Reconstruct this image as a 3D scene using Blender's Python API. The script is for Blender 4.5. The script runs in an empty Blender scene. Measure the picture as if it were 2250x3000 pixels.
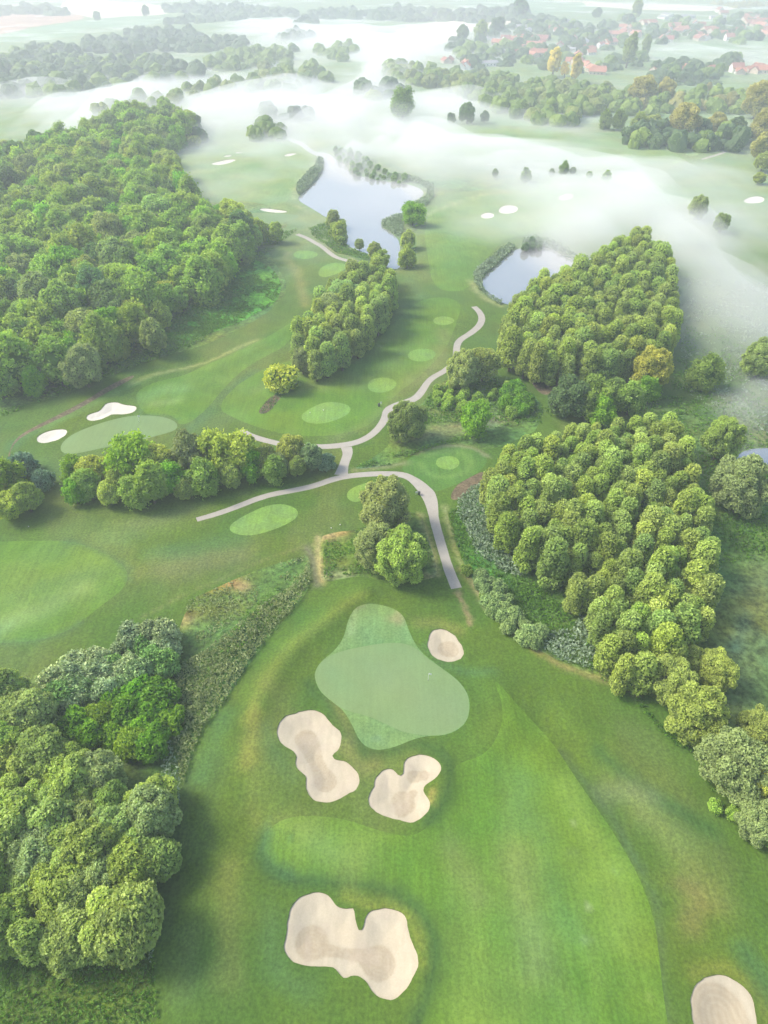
import bpy, math, random, time
import numpy as np
from mathutils import Vector, Matrix
from mathutils.geometry import delaunay_2d_cdt
T0 = time.time()
rng = np.random.default_rng(7)
random.seed(7)
SC = bpy.context.scene
COL = SC.collection
PI = math.pi
# ------------------------------------------------------------------ camera (a drone 110 m up, looking down the valley)
CAM_H, PITCH, FPX = 110.0, math.radians(40.5), 2000.0      # FPX: focal length in pixels of the 2250x3000 photo
cp, sp = math.cos(PITCH), math.sin(PITCH)
CROPS = {'A': (0, 0, 2250), '1': (0, 0, 750), '2': (750, 0, 750), '3': (1500, 0, 750), '4': (0, 450, 750), '5': (750, 350, 750),
         '6': (1500, 450, 750), '7': (0, 950, 750), '8': (750, 850, 750), '9': (1350, 950, 900), 'a': (0, 1450, 900), 'b': (750, 1350, 750),
         'c': (1350, 1500, 900), 'd': (0, 2050, 750), 'e': (700, 1700, 800), 'f': (700, 2400, 800), 'g': (1500, 2200, 750),
         'h': (1300, 0, 480), 'i': (1770, 0, 480)}

def image_px(spec):
    """points traced by eye in image crop pixels: 'A 12,34 56,78 | 5 1,2' -> photo coordinates"""
    out = []
    for part in spec.split('|'):
        t = part.split()
        x0, y0, w = CROPS[t[0]]
        s = w / 1659.0
        for p in t[1:]:
            a, b = p.split(',')
            out.append((x0 + float(a) * s, y0 + float(b) * s))
    return np.array(out)

def at(p, z=0.0):
    """photo points -> world points at height z"""
    p = np.asarray(p, float).reshape(-1, 2)
    rx = (p[:, 0] - 1125) / FPX
    ry = -(p[:, 1] - 1500) / FPX
    dy = cp + ry * sp
    dz = -sp + ry * cp
    t = (z - CAM_H) / dz
    return np.stack([rx * t, dy * t], 1)

def W(spec, z=0.0):
    return at(image_px(spec), z)

def to_photo(xy, z=0.0):
    x, y = xy[:, 0], xy[:, 1]
    zz = z - CAM_H
    depth = y * cp - zz * sp
    up = y * sp + zz * cp
    return np.stack([1125 + FPX * x / depth, 1500 - FPX * up / depth], 1)

def axial(xy, z=0.0):
    return xy[1] * cp - (z - CAM_H) * sp

def smooth_closed(p, n=3):
    for _ in range(n):
        q = np.roll(p, -1, 0)
        a = 0.75 * p + 0.25 * q
        b = 0.25 * p + 0.75 * q
        p = np.empty((len(a) * 2, 2)); p[0::2] = a; p[1::2] = b
    return p

def smooth_open(p, n=3):
    for _ in range(n):
        a = 0.75 * p[:-1] + 0.25 * p[1:]
        b = 0.25 * p[:-1] + 0.75 * p[1:]
        q = np.empty((len(a) * 2, 2)); q[0::2] = a; q[1::2] = b
        p = np.vstack([p[:1], q, p[-1:]])
    return p

def resample(p, step, closed=True):
    if closed:
        p = np.vstack([p, p[:1]])
    seg = np.linalg.norm(np.diff(p, axis=0), axis=1)
    s = np.concatenate([[0], np.cumsum(seg)])
    n = max(4, int(s[-1] / step))
    t = np.linspace(0, s[-1], n + 1)
    q = np.stack([np.interp(t, s, p[:, 0]), np.interp(t, s, p[:, 1])], 1)
    return q[:-1] if closed else q

def inside(pts, poly):
    res = np.zeros(len(pts), bool)
    lo, hi = poly.min(0), poly.max(0)
    idx = np.nonzero(((pts >= lo) & (pts <= hi)).all(1))[0]
    if not len(idx):
        return res
    x, y = pts[idx, 0], pts[idx, 1]
    c = np.zeros(len(idx), bool)
    j = len(poly) - 1
    for i in range(len(poly)):
        xi, yi = poly[i]; xj, yj = poly[j]
        if yi != yj:
            m = ((yi > y) != (yj > y)) & (x < (xj - xi) * (y - yi) / (yj - yi) + xi)
            c ^= m
        j = i
    res[idx] = c
    return res

def dist_line(pts, line, maxd=1e9):
    """distance to a polyline, BIG where farther than maxd from its bounds"""
    d = np.full(len(pts), 1e6)
    lo, hi = line.min(0) - maxd, line.max(0) + maxd
    idx = np.nonzero(((pts >= lo) & (pts <= hi)).all(1))[0]
    if not len(idx):
        return d
    P = pts[idx]; best = np.full(len(idx), 1e12)
    for a, b in zip(line[:-1], line[1:]):
        ab = b - a
        L = max((ab ** 2).sum(), 1e-9)
        t = np.clip(((P - a) @ ab) / L, 0, 1)
        q = a + t[:, None] * ab
        best = np.minimum(best, ((P - q) ** 2).sum(1))
    d[idx] = np.sqrt(best)
    return d

def sstep(a, b, x):
    t = np.clip((x - a) / (b - a), 0, 1)
    return t * t * (3 - 2 * t)

# value noise (vectorised)
_perm = np.random.default_rng(3).random((256, 256))
def vnoise(x, y):
    xi = np.floor(x).astype(int); yi = np.floor(y).astype(int)
    fx = x - xi; fy = y - yi
    fx = fx * fx * (3 - 2 * fx); fy = fy * fy * (3 - 2 * fy)
    g = lambda a, b: _perm[a & 255, b & 255]
    return (g(xi, yi) * (1 - fx) + g(xi + 1, yi) * fx) * (1 - fy) + (g(xi, yi + 1) * (1 - fx) + g(xi + 1, yi + 1) * fx) * fy
def fbm(x, y, o=4):
    s = 0; a = 0.5; n = 0
    for k in range(o):
        s = s + a * vnoise(x + 17.3 * k, y - 9.1 * k); n += a
        a *= 0.5; x = x * 2.03; y = y * 2.03
    return s / n

# ------------------------------------------------------------------ objects
def tag(o, label=None, cat=None, group=None, kind=None):
    if label: o['label'] = label
    if cat: o['category'] = cat
    if group: o['group'] = group
    if kind: o['kind'] = kind
    return o

def np_mesh(name, v, f, mats=(), smooth=False, matidx=None, col=None, colname='Col'):
    """v (n,3); f: array (m,3) or (m,4) or list of arrays"""
    fs = f if isinstance(f, list) else [f]
    fs = [np.asarray(x, np.int32) for x in fs if len(x)]
    me = bpy.data.meshes.new(name)
    v = np.asarray(v, np.float32)
    me.vertices.add(len(v)); me.vertices.foreach_set('co', v.ravel())
    loops = np.concatenate([x.ravel() for x in fs])
    sizes = np.concatenate([np.full(len(x), x.shape[1], np.int32) for x in fs])
    starts = np.concatenate([[0], np.cumsum(sizes)[:-1]]).astype(np.int32)
    me.loops.add(len(loops)); me.loops.foreach_set('vertex_index', loops)
    me.polygons.add(len(sizes)); me.polygons.foreach_set('loop_start', starts)
    try:
        me.polygons.foreach_set('loop_total', sizes)
    except Exception:
        pass
    me.polygons.foreach_set('use_smooth', np.full(len(sizes), smooth))
    if matidx is not None:
        me.polygons.foreach_set('material_index', np.asarray(matidx, np.int32))
    for m in mats: me.materials.append(m)
    if col is not None:
        at_ = me.color_attributes.new(colname, 'FLOAT_COLOR', 'POINT')
        c = np.ones((len(v), 4), np.float32); c[:, :3] = col
        at_.data.foreach_set('color', c.ravel())
    me.update(calc_edges=True)
    return me

def link(name, data=None, parent=None, loc=None):
    o = bpy.data.objects.new(name, data)
    COL.objects.link(o)
    if parent: o.parent = parent
    if loc is not None: o.location = loc
    return o

class MB:
    """collects simple solids into one mesh"""
    def __init__(s): s.v = []; s.f = []; s.n = 0
    def add(s, v, f):
        s.v += [tuple(p) for p in v]; s.f += [tuple(i + s.n for i in q) for q in f]; s.n += len(v)
    def box(s, x0, x1, y0, y1, z0, z1):
        s.add([(x0, y0, z0), (x1, y0, z0), (x1, y1, z0), (x0, y1, z0), (x0, y0, z1), (x1, y0, z1), (x1, y1, z1), (x0, y1, z1)],
              [(3, 2, 1, 0), (4, 5, 6, 7), (0, 1, 5, 4), (1, 2, 6, 5), (2, 3, 7, 6), (3, 0, 4, 7)])
    def tube(s, pts, rad, n=8, cap=True):
        pts = [Vector(p) for p in pts]; rings = []
        for i, p in enumerate(pts):
            d = (pts[min(i + 1, len(pts) - 1)] - pts[max(i - 1, 0)]).normalized()
            a = d.orthogonal().normalized(); b = d.cross(a)
            r = rad[i] if isinstance(rad, (list, tuple)) else rad
            rings.append([p + (a * math.cos(2 * PI * k / n) + b * math.sin(2 * PI * k / n)) * r for k in range(n)])
        v = [q for r in rings for q in r]; f = []
        for i in range(len(pts) - 1):
            for k in range(n):
                f.append((i * n + k, i * n + (k + 1) % n, (i + 1) * n + (k + 1) % n, (i + 1) * n + k))
        if cap:
            f.append(tuple(range(n - 1, -1, -1))); f.append(tuple(range((len(pts) - 1) * n, len(pts) * n)))
        s.add(v, f)
    def mesh(s, name, mat, smooth=False):
        me = bpy.data.meshes.new(name); me.from_pydata(s.v, [], s.f); me.materials.append(mat)
        if smooth: me.polygons.foreach_set('use_smooth', [True] * len(me.polygons))
        me.update(); return me
    def build(s, name, mat, parent=None, smooth=False, loc=None):
        return link(name, s.mesh(name, mat, smooth), parent, loc)

# ------------------------------------------------------------------ materials
def newmat(name):
    m = bpy.data.materials.new(name); m.use_nodes = True
    nt = m.node_tree; nt.nodes.clear()
    return m, nt, (lambda t, **k: mk(nt, t, **k))
def mk(nt, t, **k):
    n = nt.nodes.new(t)
    for a, b in k.items():
        if a.startswith('i_'):
            n.inputs[a[2:].replace('_', ' ')].default_value = b
        else: setattr(n, a, b)
    return n

def mat_plain(name, rgb, rough=0.7, metal=0.0, noise=0.0, scale=2.0):
    m, nt, N = newmat(name)
    b = N('ShaderNodeBsdfPrincipled'); o = N('ShaderNodeOutputMaterial')
    b.inputs['Roughness'].default_value = rough; b.inputs['Metallic'].default_value = metal
    b.inputs['Base Color'].default_value = (*rgb, 1)
    if noise:
        tc = N('ShaderNodeTexCoord'); nz = N('ShaderNodeTexNoise'); nz.inputs['Scale'].default_value = scale; nz.inputs['Detail'].default_value = 6
        mr = N('ShaderNodeMapRange'); mr.inputs['To Min'].default_value = 1 - noise; mr.inputs['To Max'].default_value = 1 + noise
        vm = N('ShaderNodeVectorMath', operation='SCALE'); vm.inputs[0].default_value = rgb
        nt.links.new(tc.outputs['Object'], nz.inputs['Vector']); nt.links.new(nz.outputs['Fac'], mr.inputs['Value'])
        nt.links.new(mr.outputs['Result'], vm.inputs['Scale']); nt.links.new(vm.outputs['Vector'], b.inputs['Base Color'])
    nt.links.new(b.outputs[0], o.inputs['Surface'])
    return m

def mat_ground(name, fine=0.25, fscale=1.6, mid=0.18, mscale=0.12, bump=0.0, bscale=3.0, rough=0.85, hue=0.5, streak=0.0):
    """albedo from the colour layer painted along image pixel traces, broken up by noises"""
    m, nt, N = newmat(name); L = nt.links.new
    b = N('ShaderNodeBsdfPrincipled'); o = N('ShaderNodeOutputMaterial'); b.inputs['Roughness'].default_value = rough
    b.inputs['Specular IOR Level'].default_value = 0.2
    tc = N('ShaderNodeTexCoord'); at_ = N('ShaderNodeAttribute', attribute_name='Col')
    n1 = N('ShaderNodeTexNoise'); n1.inputs['Scale'].default_value = fscale; n1.inputs['Detail'].default_value = 8; n1.inputs['Roughness'].default_value = 0.7
    n2 = N('ShaderNodeTexNoise'); n2.inputs['Scale'].default_value = mscale; n2.inputs['Detail'].default_value = 6; n2.inputs['Roughness'].default_value = 0.62; n2.inputs['Distortion'].default_value = 0.6
    n3 = N('ShaderNodeTexNoise'); n3.inputs['Scale'].default_value = mscale * 0.37; n3.inputs['Detail'].default_value = 4
    for n in (n1, n2, n3): L(tc.outputs['Object'], n.inputs['Vector'])
    r1 = N('ShaderNodeMapRange'); r1.inputs['From Min'].default_value = 0.36; r1.inputs['From Max'].default_value = 0.64; r1.inputs['To Min'].default_value = 1 - fine; r1.inputs['To Max'].default_value = 1 + fine
    r2 = N('ShaderNodeMapRange'); r2.inputs['From Min'].default_value = 0.3; r2.inputs['From Max'].default_value = 0.7; r2.inputs['To Min'].default_value = 1 - mid; r2.inputs['To Max'].default_value = 1 + mid
    L(n1.outputs['Fac'], r1.inputs['Value']); L(n2.outputs['Fac'], r2.inputs['Value'])
    mp = N('ShaderNodeMapping'); mp.inputs['Scale'].default_value = (1.6, 0.12, 1); mp.inputs['Rotation'].default_value = (0, 0, 0.18); L(tc.outputs['Object'], mp.inputs['Vector'])
    n5 = N('ShaderNodeTexNoise'); n5.inputs['Scale'].default_value = 1.0; n5.inputs['Detail'].default_value = 5; L(mp.outputs[0], n5.inputs['Vector'])
    r5 = N('ShaderNodeMapRange'); r5.inputs['From Min'].default_value = 0.3; r5.inputs['From Max'].default_value = 0.7; r5.inputs['To Min'].default_value = 1 - streak; r5.inputs['To Max'].default_value = 1 + streak; L(n5.outputs['Fac'], r5.inputs['Value'])
    m5 = N('ShaderNodeMath', operation='MULTIPLY'); L(r1.outputs[0], m5.inputs[0]); L(r5.outputs[0], m5.inputs[1])
    mu = N('ShaderNodeMath', operation='MULTIPLY'); L(m5.outputs[0], mu.inputs[0]); L(r2.outputs[0], mu.inputs[1])
    s1 = N('ShaderNodeVectorMath', operation='SCALE'); L(at_.outputs['Color'], s1.inputs[0]); L(mu.outputs[0], s1.inputs['Scale'])
    # yellower / bluer drift
    r3 = N('ShaderNodeMapRange'); r3.inputs['From Min'].default_value = 0.35; r3.inputs['From Max'].default_value = 0.65
    L(n3.outputs['Fac'], r3.inputs['Value'])
    mx = N('ShaderNodeMix', data_type='RGBA'); mx.inputs['A'].default_value = (1 - 0.22 * hue, 1, 1 + 0.3 * hue, 1); mx.inputs['B'].default_value = (1 + 0.24 * hue, 1.0, 1 - 0.3 * hue, 1)
    L(r3.outputs[0], mx.inputs['Factor'])
    m2 = N('ShaderNodeVectorMath', operation='MULTIPLY'); L(s1.outputs[0], m2.inputs[0]); L(mx.outputs['Result'], m2.inputs[1])
    L(m2.outputs[0], b.inputs['Base Color'])
    if bump:
        n4 = N('ShaderNodeTexNoise'); n4.inputs['Scale'].default_value = bscale; n4.inputs['Detail'].default_value = 8; n4.inputs['Roughness'].default_value = 0.75
        L(tc.outputs['Object'], n4.inputs['Vector'])
        bp = N('ShaderNodeBump'); bp.inputs['Strength'].default_value = 1.0; bp.inputs['Distance'].default_value = bump
        L(n4.outputs['Fac'], bp.inputs['Height']); L(bp.outputs[0], b.inputs['Normal'])
    L(b.outputs[0], o.inputs['Surface'])
    return m

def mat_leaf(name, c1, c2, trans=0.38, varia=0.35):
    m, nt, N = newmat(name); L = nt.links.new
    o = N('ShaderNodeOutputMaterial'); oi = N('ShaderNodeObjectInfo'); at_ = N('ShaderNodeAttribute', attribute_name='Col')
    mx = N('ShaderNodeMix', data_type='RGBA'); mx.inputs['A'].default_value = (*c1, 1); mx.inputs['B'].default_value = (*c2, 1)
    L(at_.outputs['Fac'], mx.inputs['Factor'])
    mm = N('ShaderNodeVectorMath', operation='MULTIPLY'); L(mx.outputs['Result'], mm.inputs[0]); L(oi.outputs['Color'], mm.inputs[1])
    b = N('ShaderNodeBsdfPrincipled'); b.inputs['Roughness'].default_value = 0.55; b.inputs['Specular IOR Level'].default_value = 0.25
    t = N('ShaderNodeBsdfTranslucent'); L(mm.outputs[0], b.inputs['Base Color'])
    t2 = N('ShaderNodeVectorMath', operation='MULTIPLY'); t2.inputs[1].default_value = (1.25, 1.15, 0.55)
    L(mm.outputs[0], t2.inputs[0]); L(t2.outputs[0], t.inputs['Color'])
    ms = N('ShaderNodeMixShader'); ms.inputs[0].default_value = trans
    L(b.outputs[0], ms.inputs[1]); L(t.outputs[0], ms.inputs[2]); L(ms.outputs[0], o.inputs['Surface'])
    return m

M = {}
M['grass'] = mat_ground('rough_grass', fine=0.30, fscale=2.0, streak=0.08, mid=0.12, mscale=0.13, bump=0.05, bscale=2.5)
M['mown'] = mat_ground('mown_grass', fine=0.22, fscale=2.2, mid=0.12, mscale=0.13, hue=0.5, streak=0.11)
M['green'] = mat_ground('putting_grass', streak=0.04, fine=0.07, fscale=3.0, mid=0.05, mscale=0.14, hue=0.15)
M['wild'] = mat_ground('wild_grass', fine=0.5, fscale=0.9, mid=0.35, mscale=0.16, bump=0.35, bscale=1.3, hue=0.9)
M['sand'] = mat_ground('bunker_sand', fine=0.05, fscale=4.0, mid=0.04, mscale=0.3, bump=0.02, bscale=6.0, hue=0.05, rough=0.95)
M['path'] = mat_ground('path_gravel', fine=0.10, fscale=5.0, mid=0.07, mscale=0.5, hue=0.04, rough=0.9)
M['field'] = mat_ground('field_crop', fine=0.08, fscale=0.2, mid=0.12, mscale=0.02, hue=0.25)
M['soil'] = mat_ground('soil', fine=0.45, fscale=1.5, mid=0.3, mscale=0.4, bump=0.3, bscale=2.0, hue=0.2)
M['willow'] = mat_leaf('willow_leaves', (0.11, 0.16, 0.035), (0.58, 0.68, 0.17))
M['broad'] = mat_leaf('broadleaf_leaves', (0.08, 0.17, 0.02), (0.47, 0.61, 0.12))
M['grey'] = mat_leaf('grey_willow_leaves', (0.13, 0.18, 0.06), (0.50, 0.60, 0.22))
M['silver'] = mat_leaf('silver_leaves', (0.05, 0.11, 0.025), (0.50, 0.62, 0.31), trans=0.12)
M['bright'] = mat_leaf('bright_leaves', (0.05, 0.18, 0.008), (0.36, 0.62, 0.045))
M['gold'] = mat_leaf('golden_leaves', (0.22, 0.23, 0.06), (0.56, 0.54, 0.17))
M['yellow'] = mat_leaf('yellow_leaves', (0.55, 0.48, 0.10), (0.88, 0.78, 0.22))
M['dark'] = mat_leaf('dark_leaves', (0.05, 0.10, 0.03), (0.22, 0.34, 0.12))
M['reed'] = mat_leaf('reed_blades', (0.12, 0.19, 0.09), (0.44, 0.56, 0.38), trans=0.2)
M['herb'] = mat_leaf('herb_leaves', (0.06, 0.16, 0.018), (0.20, 0.39, 0.05))
M['straw'] = mat_leaf('straw_blades', (0.14, 0.21, 0.06), (0.47, 0.54, 0.27))
M['bark'] = mat_plain('bark', (0.11, 0.085, 0.06), 0.9, noise=0.35, scale=4)
M['white'] = mat_plain('white_paint', (0.8, 0.8, 0.78), 0.4)
M['darkmetal'] = mat_plain('dark_paint', (0.03, 0.04, 0.035), 0.5)
M['plaster'] = mat_plain('plaster', (0.8, 0.78, 0.74), 0.85, noise=0.08, scale=0.5)
M['plaster_b'] = mat_plain('beige_plaster', (0.6, 0.5, 0.4), 0.85, noise=0.08, scale=0.5)
M['roof_o'] = mat_plain('orange_tiles', (0.46, 0.20, 0.13), 0.8, noise=0.2, scale=1.5)
M['roof_r'] = mat_plain('red_tiles', (0.36, 0.15, 0.11), 0.8, noise=0.2, scale=1.5)
M['roof_g'] = mat_plain('grey_roofing', (0.3, 0.3, 0.31), 0.8, noise=0.15, scale=1.5)
M['glass'] = mat_plain('window_glass', (0.05, 0.06, 0.07), 0.1)

# ------------------------------------------------------------------ regions of the course (outlines traced in image pixels, cast onto the ground)
RG = []      # (name, polygon, class, label)
def region(cls, spec, name=None, label=None, cat=None, group=None, smooth=2, step=None, raw=None):
    p = W(spec) if raw is None else raw
    if smooth: p = smooth_closed(p, smooth)
    d = axial(p.mean(0))
    st = step or max(0.5, d * 0.005)
    p = resample(p, st)
    if cls == 'bunker' and d < 220:
        c0 = p.mean(0); p = p + (p - c0) / np.linalg.norm(p - c0, axis=1)[:, None] * ((fbm(p[:, 0] * 1.1, p[:, 1] * 1.1, 3) - .5) * .4)[:, None]
    RG.append(dict(cls=cls, poly=p, name=name, label=label, cat=cat, group=group, sp=st))
    return p

def ribbon(spec, w, step=1.2):
    w = np.array(w) * .86
    l = smooth_open(W(spec), 3)
    l = resample(l, step, closed=False)
    t = np.gradient(l, axis=0); t /= np.linalg.norm(t, axis=1)[:, None]
    n = np.stack([-t[:, 1], t[:, 0]], 1)
    ww = np.full(len(l), float(w)) if w.ndim == 0 else np.interp(np.linspace(0, 1, len(l)), np.linspace(0, 1, len(w)), w)
    ww = ww * (1 + 0.05 * (rng.random(len(l)) - 0.5))
    return np.vstack([l + n * ww[:, None] / 2, (l - n * ww[:, None] / 2)[::-1]]), l

# farm fields far up the valley
region('field_pink', '1 -60,60 150,55 330,65 470,85 580,120 400,150 200,180 60,210 -60,225', 'field', smooth=2)
region('field_pale', '1 420,0 560,-6 750,10 900,25 1040,32 1100,70 1080,92 900,105 720,118 600,122 470,85 380,60', 'field', smooth=1)
region('field_mint', '1 -60,235 100,205 300,175 600,125 800,112 1060,95 1075,150 900,165 700,180 520,190 500,240 300,250 100,265 -60,290', 'field', smooth=1)
region('field_pale', 'A 840,75 900,55 1000,36 1110,40 1110,55 1080,62 1000,68 960,95 900,100', 'field', smooth=1)
region('field_pale', '1 1100,60 1200,45 1330,45 1340,60 1240,75 1120,80', 'field', smooth=1)
region('field_pale', 'i -700,0 -200,10 200,30 700,40 1300,70 1350,90 1000,120 700,110 300,100 0,70 -500,30', 'field', smooth=0)
region('field_mint', 'A 950,0 1250,0 1280,22 1150,30 1000,22', 'field', smooth=1)
region('field_mint', 'i 470,540 700,470 900,450 1400,400 1720,390 1720,470 1450,470 1200,520 900,600 700,590 520,580', 'field', smooth=1)
region('field_mint', 'i 480,830 800,830 1300,860 1500,870 1400,900 900,900 700,860', 'field', smooth=1)
region('field_mint', '1 800,430 1000,405 1250,395 1500,398 1620,405 1500,440 1300,470 1100,480', 'field', smooth=1)
region('field_mint', '3 550,720 800,700 1150,700 1400,690 1550,690 1500,760 1200,760 900,740 760,760 500,800 100,830 -200,800 -100,760 200,740', 'field', smooth=1)

# fairways
region('fairway', 'A 905,2230 928,2153 939,2089 942,2036 907,1969 829,1919 729,1903 658,1901 598,1880 566,1841 580,1791 640,1765 740,1770 820,1800 890,1815 945,1775 972,1700 980,1655 1049,1637 1085,1573 1085,1520 1062,1462 1110,1515 1190,1590 1260,1700 1330,1800 1385,1900 1415,1990 1425,2080 1432,2150 1445,2230 1470,2330 900,2330', 'fairway')
region('fairway', 'a 0,260 200,250 380,250 480,280 600,340 680,400 700,470 660,530 560,600 430,700 330,760 200,795 0,805 -500,800 -500,260', 'fairway')
region('fairway', 'A 293,860 300,845 330,828 400,810 470,780 540,745 610,710 640,690 625,740 570,770 520,800 480,840 450,880 410,915 385,920 383,905 360,895 330,900 305,890', 'fairway')
region('fairway', 'A 370,335 430,295 560,272 640,300 685,342 670,370 640,392 630,420 610,440 560,452 500,440 440,400 430,370 400,355', 'fairway')
region('fairway', 'A 930,440 1000,425 1150,412 1250,440 1240,490 1150,500 1085,518 1052,556 1030,600 1000,630 950,628 930,600 925,560 915,510', 'fairway')
region('fairway', 'A 920,272 1100,276 1300,302 1450,330 1500,350 1300,350 1150,345 1000,340 900,330', 'fairway')
region('fairway', 'A 1150,395 1300,386 1450,400 1600,418 1600,440 1450,450 1250,430 1150,420', 'fairway')
region('fairway', 'A 500,838 560,800 640,770 700,800 780,770 850,700 900,650 960,640 1000,655 985,700 960,760 910,810 850,850 820,900 780,930 700,945 620,940 560,925 500,900 470,880', 'fairway')
region('dark_tee', '8 930,1165 1000,1080 1100,1030 1250,1008 1400,1030 1490,1080 1500,1130 1440,1190 1330,1250 1200,1300 1150,1310 1080,1250 1000,1200', 'tee_surround')
# island and wild ground
region('wild', 'b 410,490 500,455 640,440 760,400 1000,330 1075,340 1110,470 1160,620 1178,740 1100,765 900,785 700,740 600,745 430,790 412,700', 'tall_grass_patch', smooth=1)
region('wild', 'A 365,1420 410,1300 480,1265 560,1230 640,1205 668,1192 672,1262 640,1312 590,1367 540,1432 490,1512 440,1572 412,1640 390,1720 340,1720 330,2000 320,2100 340,2230 -200,2300 -200,1480 0,1440 120,1470 250,1400 365,1350', 'tall_grass_patch', smooth=1)
region('wild', 'A 978,1120 1000,1080 1050,1040 1300,900 1700,850 1700,1500 1600,1500 1560,1530 1500,1560 1440,1520 1330,1470 1300,1465 1240,1440 1160,1400 1110,1360 1060,1300 1010,1235 985,1170', 'tall_grass_patch', smooth=1)
region('wild', 'A 1500,1540 1560,1560 1570,1640 1600,1750 1650,1830 1750,1900 1800,1500 1600,1490', 'tall_grass_patch', smooth=1)
region('wild', 'A -80,900 20,880 150,850 260,800 360,765 430,748 520,708 590,665 625,620 600,575 578,540 560,510 640,480 560,430 430,440 300,330 100,300 -200,300 -300,900', 'forest_floor', smooth=1)
region('wet', '5 -340,900 -200,880 -60,885 60,930 130,985 160,1060 160,1110 130,1180 40,1230 -100,1300 -300,1380 -420,1420 -560,1450 -600,1350 -400,1200', 'wet_meadow', smooth=1)
region('soil', '7 45,860 95,740 200,665 400,575 560,495 700,405 860,330 875,350 700,445 500,562 300,645 150,715 70,800 60,880', 'bare_soil', smooth=1)
region('soil', '8 15,785 50,740 90,690 150,670 168,690 130,730 100,770 60,800 25,800', 'mulch_bed', smooth=1)
region('soil', 'b 1255,240 1290,170 1350,130 1480,70 1490,110 1430,170 1340,240 1280,265', 'bare_bank', smooth=1)
region('soil', '9 380,320 440,305 560,305 700,290 860,270 960,290 900,330 700,330 560,340 470,385 430,380', 'bare_soil', smooth=1)
region('wild', '8 860,900 1050,760 1150,640 1250,560 1560,560 1659,650 1850,700 1850,900 1659,1000 1500,1050 1400,1015 1250,1000 1100,1020 980,1080 900,1130 620,1170 700,1120 800,1060 870,1000', 'tall_grass_patch', smooth=1)
region('wild', '5 330,700 470,650 560,780 640,835 720,865 740,905 680,905 600,880 520,860 450,800 380,760', 'lake_bank', smooth=1)
region('wild', '5 430,200 540,170 680,230 860,290 1000,340 1250,420 1659,360 1900,370 1900,440 1500,460 1250,480 1120,510 1060,560 1060,620 1040,700 1040,800 1020,900 960,965 935,960 800,600', 'lake_bank', smooth=1)
# water
POND1 = 'A 1040,600 1060,580 1085,560 1110,535 1150,530 1190,532 1215,548 1262,566 1300,600 1220,640 1150,665 1100,655 1060,642 1042,620'
region('water', '5 430,205 480,215 530,262 590,290 600,335 660,352 740,375 860,395 960,405 1050,430 1090,460 1080,490 1020,520 970,540 960,600 880,620 810,650 815,690 860,710 920,760 935,820 930,870 940,960 860,955 830,930 800,880 720,860 640,830 570,795 565,700 550,660 500,640 460,630 400,590 330,550 272,515 275,490 330,450 390,390 430,330 445,270 410,235 360,215 320,190 290,160 230,140 200,120 210,108 270,125 320,150 360,190 400,205', 'lake_water', smooth=1)
region('water', POND1, 'pond_water', smooth=2)
region('water', 'A 1590,985 1605,970 1640,962 1720,965 1720,995 1630,1000 1600,1002', 'pond_water', smooth=2)
# tees
TEE = [
 ('8 290,815 310,790 390,745 470,720 550,728 600,745 618,775 590,810 530,840 450,865 370,868 310,850', 'largest pale oval tee in front of the middle grove, beside the cart path bend'),
 ('8 722,605 740,575 800,560 860,560 905,580 913,605 880,635 820,655 760,650 730,635', 'round pale tee second in the row leading from the big oval tee towards the lake'),
 ('8 980,415 1010,390 1080,378 1140,385 1170,410 1155,440 1100,465 1030,462 990,445', 'round pale tee third in the row, level with the lone willow by the path'),
 ('8 1143,195 1165,172 1220,165 1275,175 1290,195 1265,215 1210,227 1160,215', 'smallest pale tee at the far end of the row, near the path end and pond'),
 ('8 1165,1115 1180,1090 1230,1078 1290,1085 1322,1115 1310,1150 1260,1170 1200,1160 1170,1140', 'small round tee in the middle of a dark mown circle by the plantation corner'),
 ('a 1238,180 1260,150 1330,110 1420,70 1500,52 1570,60 1615,90 1600,130 1530,170 1440,205 1350,225 1280,218 1245,200', 'long bright oval tee just below the lower cart path'),
 ('b 585,225 600,190 660,160 740,140 800,135 800,190 720,240 650,272 600,255', 'faint round tee half hidden behind the willow under the path bend'),
 ('5 240,860 270,842 340,840 400,855 400,875 350,895 280,895 245,880', 'small oval tee left of the lakeside path, farther of two'),
 ('5 395,1000 430,950 490,925 550,925 590,945 570,980 500,1010 430,1025', 'oval tee left of the lakeside path, right behind the middle grove'),
 ('3 1225,965 1280,957 1335,965 1310,977 1245,977', 'pale far tee beside the thin path at the right edge, farthest of three'),
 ('3 1115,1000 1165,993 1215,1000 1200,1012 1130,1012', 'pale far tee near the right edge, middle of three'),
 ('3 1025,1052 1070,1043 1115,1052 1090,1062 1035,1062', 'pale far tee near the right edge, nearest of three'),
]
for s, l in TEE: region('tee', s, 'tee_box', l, 'tee', 'teeing grounds of the course')
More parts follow.
